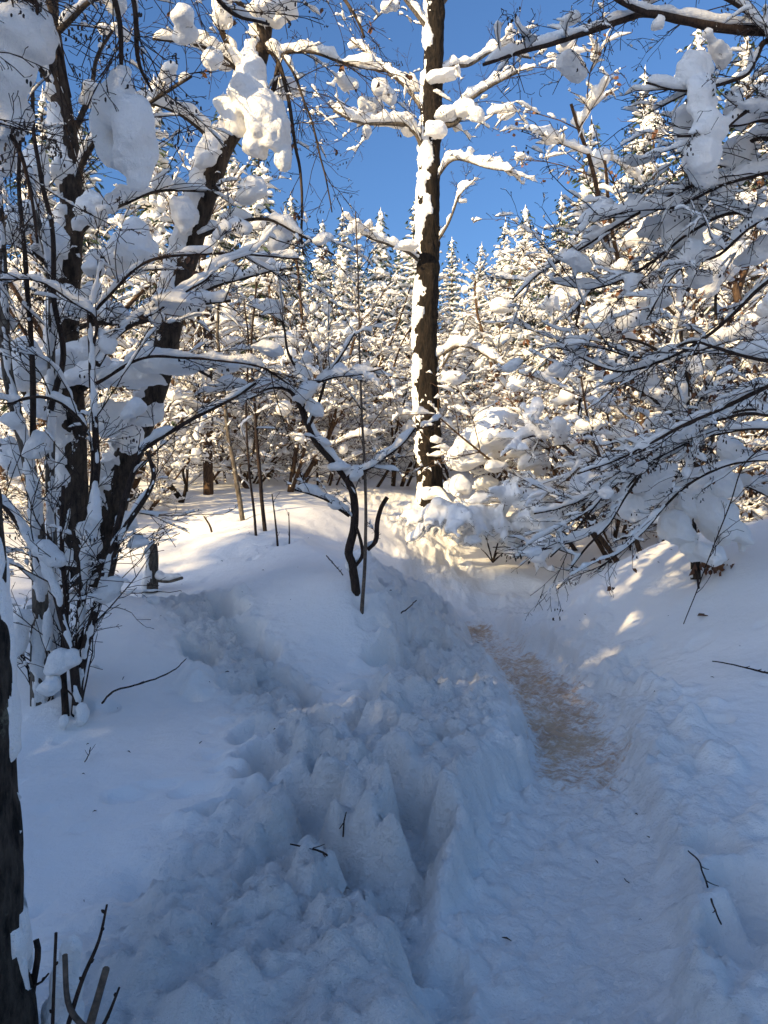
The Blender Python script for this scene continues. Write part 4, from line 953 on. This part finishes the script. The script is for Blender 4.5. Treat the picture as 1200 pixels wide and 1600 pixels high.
p, r = px_line([(288, 800), (280, 778), (262, 755), (245, 735), (232, 712), (228, 690)], 12.3, 12.1, 5, 2.5, .06, .01); h.stem(p, r, M_BARK_MID, 'stem', 8, .05, .6)
p, r = px_line([(284, 785), (290, 762), (286, 735), (296, 720)], 12.3, 12.2, 3, 1.5, .06, .01); h.stem(p, r, M_BARK_MID, 'stem', 7, .04, .5); h.done(.02)

# ---- crooked little tree in the middle
b = base_of(560, 935, 6.3)
h = Hero('crooked_tree', 'small crooked dark tree bending left on the snow mound beside the path', 'tree', b, 109)
for pts, y0, y1, r0, r1, am, n, ln in [([(560, 955), (555, 915), (550, 880), (545, 862), (553, 825), (554, 785), (546, 755), (522, 722), (496, 692), (480, 660), (472, 640)], 6.3, 6.2, 7.5, 5, .10, 3, (.1, .3)),
      ([(472, 642), (455, 612), (430, 605), (395, 612), (350, 600)], 6.2, 6.0, 4, 1.5, .10, 9, (.2, .6)), ([(474, 640), (470, 590), (450, 550), (440, 500), (400, 480)], 6.2, 6.3, 3, 1.2, .09, 9, (.2, .6)), ([(482, 668), (498, 630), (510, 590), (530, 560), (555, 520)], 6.2, 6.1, 3, 1.2, .08, 9, (.2, .6)),
      ([(553, 775), (541, 752), (552, 738), (572, 734), (600, 715), (628, 694), (650, 668)], 6.2, 6.0, 3.5, 1.5, .08, 8, (.12, .35)), ([(545, 806), (528, 795), (510, 782), (485, 772), (460, 765)], 6.25, 6.1, 3, 1.5, .09, 6, (.12, .3)),
      ([(555, 885), (566, 868), (564, 845), (556, 820)], 6.3, 6.2, 3, 2.5, .02, 0, (0, 0)), ([(574, 858), (588, 844), (590, 818), (596, 795), (606, 777)], 6.3, 6.25, 4, 3.5, .05, 1, (.1, .2)), ([(490, 600), (520, 590), (560, 585), (600, 575)], 6.1, 6.0, 2.2, 1.2, .09, 5, (.15, .4))]:
    p, r = px_line(pts, y0, y1, r0, r1, .03, .008, n + 3); h.stem(p, r, M_TWIG, 'stem' if r0 > 6 else 'limb', 9, am * .8, .85, wide=1.1)
    if n: h.twigs(p, r, n, ln, 1, 3, .2, snow=.032, cover=.55, wide=1.1)
p, r = px_line([(565, 965), (569, 900), (571, 840), (571, 760), (566, 660), (562, 560), (560, 450), (556, 330)], 6.15, 6.2, 3.3, 1.0, .05, .006, 2); h.stem(p, r, M_DEAD, 'stem', 7, .03, .3); h.twigs(p, r, 9, (.15, .5), 2, 3, .35, snow=.025, cover=.5)
for q in [(478, 615, 6.1, 22, 20), (492, 640, 6.15, 18, 22), (530, 730, 6.15, 20, 12), (556, 740, 6.1, 13, 18), (525, 790, 6.2, 14, 14), (440, 600, 6.05, 26, 9), (505, 690, 6.15, 14, 12), (470, 585, 6.2, 20, 14), (530, 575, 6.1, 18, 9), (480, 560, 6.2, 12, 18), (545, 885, 6.3, 8, 16)]: h.pillow(*q)
h.done(.011, .005)

# ---- snow-buried bush right of the tall tree
b = base_of(770, 770, 11.3)
h = Hero('buried_bush', 'rounded bush buried under a thick lit snow dome, right of the tall trunk', 'bush', b, 110)
for k in range(9):
    a = h.rng.uniform(0, 6.28); o_ = []
    grow(h.rng, np.array(b) + [0, 0, .1], (math.cos(a) * .9, math.sin(a) * .9, 1), h.rng.uniform(1.2, 1.9), .014, 0, 3, dict(h.o, droop=[.16, .2, .2, .2]), o_)
    for q, r, l in o_:
        add_tube(h.tm, q, r, 4, cap=False); add_snow(h.sn, q, r, (.2, .16, .10, .05)[l], h.rng, 7, .9, step=.04, wide=1.3, seed=4)
    h.tw += o_
h.blobs(26, .08, .16)
for q in [(765, 685, 11.2, 66, 40), (728, 715, 11.1, 36, 40), (812, 690, 11.2, 48, 38), (770, 655, 11.4, 40, 22), (720, 760, 10.9, 22, 22), (830, 720, 11, 26, 24), (775, 730, 10.9, 24, 16), (750, 780, 10.7, 26, 14), (810, 760, 10.8, 22, 20)]: h.pillow(*q, n=7)
h.done(.03, .01)

# ---- the leafy little tree on the right bank
b = base_of(1082, 890, 7.0)
h = Hero('beech_tree', 'small tree with withered brown leaves and piled snow pillows on the right bank', 'tree', b, 111)
for pts, y0, y1, r0, r1, n, ln in [([(1086, 905), (1084, 850), (1082, 790), (1080, 730), (1074, 660), (1068, 590), (1064, 520), (1062, 440), (1055, 330)], 7.0, 7.2, 8, 3.5, 22, (.4, 1.3)), ([(1100, 770), (1108, 720), (1120, 650), (1122, 560), (1118, 470), (1125, 380)], 7.1, 7.4, 4, 2, 16, (.4, 1.1)), ([(1078, 680), (1040, 640), (1000, 610), (960, 590)], 7.1, 6.8, 3.5, 1.5, 9, (.3, .8)),
                                   ([(1076, 660), (1110, 640), (1160, 630), (1210, 640)], 7.1, 6.8, 3.5, 1.5, 9, (.3, .8)), ([(1070, 590), (1030, 550), (980, 530), (930, 530)], 7.1, 6.7, 3, 1.5, 9, (.3, .8)), ([(1070, 560), (1120, 540), (1170, 530), (1230, 545)], 7.1, 6.8, 3, 1.5, 9, (.3, .8)), ([(1082, 770), (1050, 740), (1010, 735), (970, 750)], 7.0, 6.7, 3, 1.5, 7, (.3, .6)), ([(1084, 800), (1120, 770), (1160, 760), (1210, 780)], 7.0, 6.7, 3, 1.5, 7, (.3, .7)),
                                   ([(1066, 500), (1020, 460), (990, 430), (950, 420)], 7.2, 6.9, 3, 1.5, 9, (.3, .8)), ([(1064, 470), (1100, 420), (1150, 400), (1210, 400)], 7.2, 6.9, 3, 1.5, 9, (.3, .8))]:
    p, r = px_line(pts, y0, y1, r0, r1, .05, .02, n); h.stem(p, r, M_BARK, 'trunk' if r0 > 7 else 'limb', 8, .10, .9, wide=1.25, jack=.02 if r0 > 7 else 0, jk=18); h.twigs(p, r, n, ln, 1, 3, .15, snow=.055, cover=.6, leaves=.14, wide=1.2)
h.blobs(40, .06, .14)
for q in [(1015, 770, 6.7, 44, 50), (1085, 760, 6.8, 54, 38), (1060, 830, 6.6, 34, 44), (1120, 820, 6.6, 44, 60), (985, 800, 6.6, 26, 40), (1145, 710, 6.6, 30, 26), (955, 725, 6.5, 24, 20), (1075, 790, 6.7, 30, 34), (1000, 720, 6.7, 24, 20), (1070, 700, 6.8, 30, 24), (1025, 615, 6.8, 20, 14), (1050, 555, 6.9, 24, 20), (1085, 575, 6.8, 18, 22), (1110, 870, 6.5, 30, 28), (1030, 660, 6.9, 30, 18), (1150, 640, 6.9, 34, 16), (1130, 760, 6.6, 30, 30), (1080, 865, 6.6, 18, 26), (1160, 850, 6.7, 10, 30)]: h.pillow(*q)
c0 = hit(1120, 893)
for _ in range(40):
    h.leaf(c0 + np.array([h.rng.gauss(0, .10), h.rng.gauss(0, .05), h.rng.uniform(0, .09)]), .07)
p, r = px_line([(1092, 925), (1090, 905), (1084, 885)], 6.75, 6.75, 2, 1.5, .03); h.stem(p, r, M_TWIG, 'stem', 6, 0)
h.leaf(np.array(at(1086, 880, 6.72)), .13)
h.done(.021, .008)

# ---- alder outside the right edge, branches sweeping in
b = (3.3, 4.6, float(zg(3.3, 4.6)[0]) - .05)
h = Hero('right_alder', 'alder outside the right edge with long bare dark branches sweeping in over the right bank', 'tree', b, 112, opt=dict(droop=[.02, .05, .08, .10], wander=[.06, .15, .22, .26], angle=(28, 78), kids=[(4, 7), (4, 7), (2, 4)]))
P, R = resample(np.array([b, [3.28, 4.6, 1.6], [3.2, 4.65, 3.0], [3.1, 4.7, 4.6], [3.0, 4.8, 6.2]]), [.13, .12, .10, .08, .05], .06); h.stem(P, R, M_BARK, 'trunk', 18, 0, jack=.03, rough=.1)
for pts, y0, y1, r0, r1, am, n, ln in [
      ([(1420, 100), (1300, 60), (1210, 50), (1130, 44), (1075, 32), (1010, 23), (985, 30), (920, 52), (860, 70), (800, 86), (755, 100)], 4.6, 4.3, 9.5, 2.6, .06, 10, (.15, .55)), ([(1015, 26), (985, 10), (950, -12), (900, -60)], 4.35, 4.3, 5, 3, .05, 4, (.2, .5)),
      ([(1420, 130), (1300, 110), (1205, 62), (1180, 92), (1165, 118), (1125, 132), (1070, 140), (1010, 128)], 4.6, 4.3, 6, 1.6, .06, 12, (.2, .7)), ([(1400, 220), (1270, 180), (1195, 165), (1160, 180), (1120, 212), (1060, 215)], 4.6, 4.2, 6, 1.8, .11, 10, (.2, .7)), ([(1400, 260), (1280, 210), (1200, 190), (1150, 196), (1100, 190)], 4.6, 4.5, 5, 1.6, .10, 9, (.2, .7)),
      ([(1400, 320), (1270, 240), (1180, 215), (1140, 270), (1080, 290), (1000, 330), (920, 380), (850, 420), (800, 470)], 4.6, 5.2, 5, 1.2, .07, 18, (.25, .8)), ([(1400, 360), (1260, 270), (1150, 280), (1060, 320), (980, 330), (900, 350)], 4.6, 4.9, 4.4, 1.1, .08, 14, (.25, .8)),
      ([(1400, 420), (1250, 360), (1150, 330), (1080, 360), (1000, 420), (930, 450), (860, 440)], 4.6, 5.2, 4.4, 1.1, .07, 16, (.25, .8)), ([(1400, 560), (1280, 560), (1200, 604), (1133, 634), (1067, 664), (1020, 690), (960, 720), (900, 740)], 4.6, 5.4, 5.5, 1.1, .035, 15, (.25, .7)),
      ([(1400, 620), (1280, 560), (1200, 565), (1120, 545), (1080, 536), (1010, 560), (930, 540)], 4.6, 5.4, 4.4, 1.1, .035, 14, (.25, .8)), ([(1400, 480), (1290, 420), (1200, 440), (1110, 520), (1040, 560), (960, 580), (880, 540)], 4.6, 5.5, 4.4, 1, .035, 15, (.25, .8)), ([(1400, 300), (1280, 160), (1180, 30), (1080, -20), (1000, -30)], 4.6, 4.3, 5, 1.5, .06, 12, (.2, .8)), ([(1400, 340), (1290, 330), (1190, 345), (1120, 400), (1060, 420), (1010, 500)], 4.6, 4.9, 4.4, 1.1, .12, 12, (.2, .6))]:
    p, r = px_line(pts, y0, y1, r0, r1, .04, .018, n * 3); h.stem(p, r, M_TWIG, 'limb', 9, am * .75, .7, wide=1.1); h.twigs(p, r, int(n * 1.3), ln, 1, 3, .25, bias=(-.22, 0, -.04), snow=.024, cover=.5, cones=.05)
h.blobs(22, .03, .08)
long_clump(h, [(1110, 200, 4.3, 24, 26), (1095, 150, 4.3, 22, 34), (1086, 110, 4.35, 26, 30), (1100, 240, 4.3, 26, 30)], 21)
long_clump(h, [(1075, 200, 4.6, 22, 36), (1090, 235, 4.6, 24, 44), (1100, 270, 4.6, 18, 26)], 25)
long_clump(h, [(1078, 330, 5.0, 28, 40), (1060, 360, 5.0, 26, 30), (1082, 390, 5.0, 14, 44)], 29)
long_clump(h, [(1150, 260, 4.8, 20, 30), (1130, 300, 4.8, 18, 28), (1155, 235, 4.8, 26, 18)], 33)
for q in [(1180, 165, 4.3, 40, 12), (1030, 38, 4.3, 14, 16), (940, 330, 5, 18, 22), (1030, 470, 5.1, 24, 18), (1010, 500, 5.1, 16, 22), (1000, 250, 4.9, 30, 12), (1020, 360, 5.1, 22, 26), (1145, 170, 4.5, 16, 40), (1090, 440, 5.2, 22, 20), (1180, 400, 5, 30, 30)]: h.pillow(*q)
h.done(.012, .005)

# ---- bare twigs fanning down over the right bank
b = base_of(1230, 800, 6.1)
h = Hero('drooping_shrub', 'bundle of bare dark twigs fanning down to the snow on the right bank', 'shrub', b, 113, opt=dict(angle=(15, 55), droop=[.0, .03, .05, .06], wander=[.06, .11, .16, .2], kids=[(4, 7), (4, 7), (2, 4)]))
for pts, r0, n in [([(1330, 860), (1330, 680), (1200, 604), (1133, 634), (1067, 672), (1020, 715), (980, 770), (950, 820), (915, 860), (893, 890)], 3.6, 13), ([(1330, 860), (1320, 690), (1190, 640), (1110, 660), (1060, 690), (1000, 735), (960, 790), (930, 830), (880, 850), (850, 860)], 3.4, 13), ([(1330, 860), (1310, 700), (1200, 650), (1130, 655), (1050, 690), (985, 730), (930, 770), (880, 790), (835, 800)], 3.4, 13), ([(1330, 860), (1320, 720), (1200, 670), (1110, 680), (1030, 712), (960, 760), (900, 830), (860, 870)], 3.0, 12), ([(1330, 860), (1300, 740), (1180, 720), (1100, 740), (1040, 790), (1005, 830), (960, 870), (935, 890)], 2.6, 10)]:
    p, r = px_line(pts, 6.1, 5.7, r0, 1.3, .04, .02, n + r0); h.stem(p, r, M_TWIG, 'stem', 7, .05, .7); h.twigs(p, r, n, (.25, .7), 1, 3, .45, bias=(-.3, 0, -.15), snow=.026, cover=.6, cones=.12, leaves=.02)
p, r = px_line([(1068, 975), (1086, 930), (1104, 880), (1140, 790), (1160, 730), (1190, 700)], 5.7, 5.9, .8, 1.2, .04, .004); h.stem(p, r, M_TWIG, 'stem', 6, 0); h.twigs(p, r, 7, (.15, .5), 2, 3, .1, bias=(1, 0, .1), snow=0)
h.blobs(10, .03, .06); h.done(.011, .004)

# ---- small grey trunk and arching branch at the thicket's edge on the right
b = base_of(917, 748, 10.6)
h = Hero('edge_sapling', 'thin crooked brown trunk at the edge of the thicket, right of the snow dome', 'tree', b, 114)
p, r = px_line([(918, 765), (916, 720), (912, 690), (905, 650), (908, 600), (900, 540), (905, 470)], 10.6, 10.8, 5, 2.5, .06, .015); h.stem(p, r, M_BARK_MID, 'trunk', 9, .06, .8); h.twigs(p, r, 16, (.4, 1.1), 1, 3, .2, snow=.08, cover=.75, wide=1.2)
p, r = px_line([(905, 720), (885, 700), (860, 685), (835, 680), (805, 690)], 10.5, 10.3, 3, 1.5, .06, .01); h.stem(p, r, M_TWIG, 'limb', 7, .12, .9)
h.twigs(p, r, 7, (.3, .7), 1, 3, .2, snow=.08, cover=.7); h.blobs(14, .06, .13); h.done(.028, .008)

# ================================================================== LITTLE THINGS ON THE SNOW
def ground_twig(pts, r0, r1, label, forks=0, lift=.01, seed=0, cat='twig', m=None):
    rng = random.Random(seed); H = np.array([hit(px, py, zg, 1.8, 16) for px, py in pts]); zc = float(np.percentile(H[:, 2], 92)) + lift; W = []
    for px, py in pts:
        Y = (EYE - zc) * F / (py - 800); W.append([(px - 600) * Y / F, Y, zc])
    Y = np.mean([w[1] for w in W]); p, r = resample(np.array(W), np.linspace(r0, r1, len(W)) * .72 * Y / F, .025)
    p = p + .006 * np.stack([fbm(p, 12, 2, seed + k) for k in range(3)], -1)
    mbb = MB(); add_tube(mbb, p, r, 6, rough=.2, seed=seed); fk = []
    for _ in range(forks):
        i = rng.randrange(len(p) // 3, len(p) - 1); T = norm(p[i + 1] - p[i]); s = np.cross(T, [0, 0, 1]) * rng.choice((-1, 1)); d = norm(T + s * rng.uniform(.3, .6) + [0, 0, .1]); L = rng.uniform(.03, .08)
        q = p[i] + d * np.linspace(0, L, 4)[:, None] + np.array([0, 0, 1]) * (np.linspace(0, 1, 4) ** 2 * .01)[:, None]
        add_tube(mbb, q, np.linspace(r[i] * .7, r[i] * .35, 4), 5)
    me = mbb.mesh('fallen_twig'); c = p[len(p) // 2]
    o = bpy.data.objects.new('fallen_twig', me); COL.objects.link(o); me.materials.append(m or M_TWIG)
    n = len(me.vertices); co = np.empty(n * 3, np.float32); me.vertices.foreach_get('co', co); me.vertices.foreach_set('co', (co.reshape(-1, 3) - c.astype(np.float32)).ravel()); me.update(); o.location = c
    return tag(o, label, cat, 'fallen twigs on the snow')
ground_twig([(452, 1319), (466, 1322), (482, 1326), (497, 1329), (511, 1336)], 1.6, 2.4, 'dark knobbly twig lying on the smooth snow left of the trodden holes', 3, .012, 1)
ground_twig([(1076, 1329), (1090, 1344), (1098, 1362), (1105, 1386)], 1.5, 2, 'longer thin dark twig lying on the snow right of the path', 2, .02, 3)
ground_twig([(1110, 1404), (1118, 1422), (1127, 1443)], 2.4, 1.8, 'short dark forked twig below a longer one, right of the path', 1, .02, 4)
ground_twig([(1113, 1033), (1140, 1038), (1170, 1044), (1200, 1052)], 1.2, 2.2, 'forked bare twig lying on the snow at the right edge', 4, .03, 5)
ground_twig([(770, 855), (790, 855), (812, 857)], 1.2, 1.2, 'small twig lying on the smooth snow right of the tall tree', 1, .03, 6)
ground_twig([(627, 958), (638, 950), (650, 938)], 1.4, 1.2, 'short straight twig lying on the mound right of the crooked tree', 0, .03, 7)
ground_twig([(510, 868), (522, 882), (536, 898)], 1.4, 1, 'forked twig lying on the mound just left of the crooked tree', 3, .04, 8)
ground_twig([(160, 1098), (182, 1078), (230, 1065), (270, 1048), (290, 1030)], 2.2, 1.2, 'long thin curved twig reaching right from the alder foot over the snow', 2, .05, 9)
ground_twig([(316, 1401), (320, 1402), (325, 1405)], 2.2, 1.6, 'tiny bark fragment in the smooth snow hollow', 0, .01, 10, 'bark fragment')
ground_twig([(133, 1190), (138, 1180), (141, 1168)], 1.2, 1.0, 'tiny twig sticking from the snow below the alder foot', 2, .02, 11)
ground_twig([(975, 1373), (979, 1380), (983, 1381)], 1.2, 1.2, 'tiny dark crumb of bark at the right edge of the path', 0, .012, 12, 'bark fragment')
def upright_twig(px, py, h, r, label, seed):
    q = hit(px, py, zg, 1.8, 16); m_ = MB(); add_tube(m_, np.array([q - [0, 0, .03], q + [.004, 0, h * .5], q + [.012, .01, h]]) - q, np.array([r, r * .9, r * .6]), 6, rough=.2)
    add_tube(m_, np.array([q + [0, 0, h * .35], q + [-.006, 0, h * .2], q + [-.014, -.004, .002]]) - q, np.array([r * .7, r * .6, r * .5]), 5)
    o = bpy.data.objects.new('fallen_twig', m_.mesh('fallen_twig')); COL.objects.link(o); o.data.materials.append(M_TWIG); o.location = q
    tag(o, label, 'twig', 'fallen twigs on the snow')
upright_twig(536, 1342, .062, .0035, 'little forked twig standing upright in the snow beside a knobbly one', 2)
q = hit(1098, 968, zg, 1.8, 16); m_ = MB()
m_.add(np.array([[-.045, 0, .01], [-.015, -.03, .028], [.03, -.026, .02], [.05, 0, .004], [.025, .03, .026], [-.02, .03, .03], [0, 0, .012]]), [[0, 1, 2, 6], [0, 6, 4, 5]], [[6, 2, 3], [6, 3, 4]])
o = bpy.data.objects.new('fallen_leaf', m_.mesh('fallen_leaf', False)); COL.objects.link(o); o.data.materials.append(M_LEAF); o.location = q; tag(o, 'single curled brown leaf lying on the snow of the right bank', 'leaf')
rng = random.Random(9); m_ = MB()
for _ in range(110):
    x_, y_ = rng.uniform(-2.2, 3.6), rng.uniform(2.2, 9); z_ = float(zg(x_, y_)[0]); s_ = rng.uniform(.003, .009)
    d = norm([rng.gauss(0, 1), rng.gauss(0, 1), rng.gauss(0, .2)]) * s_ * 2
    add_tube(m_, np.array([np.array([x_, y_, z_ + .006]) - d, [x_, y_, z_ + .010], np.array([x_, y_, z_ + .006]) + d]), np.array([.3, 1, .4]) * s_ * .4, 4)
o = bpy.data.objects.new('bark_crumbs', m_.mesh('bark_crumbs')); COL.objects.link(o); o.data.materials.append(M_TWIG); tag(o, 'scattered dark bark crumbs and buds fallen on the snow', kind='stuff')
if 0:
    acc = {}
    for ob in bpy.data.objects:
        if ob.type == 'MESH':
            t = ob
            while t.parent: t = t.parent
            acc.setdefault((t.name.split('.')[0], ob.name.split('.')[0]), {})[ob.data.name] = len(ob.data.polygons)
    for k, v in sorted(acc.items(), key=lambda kv: -sum(kv[1].values()))[:30]: print('ACC', k, sum(v.values()))
print('tris', sum(sum(len(p.vertices) - 2 for p in me.polygons) for me in bpy.data.meshes))
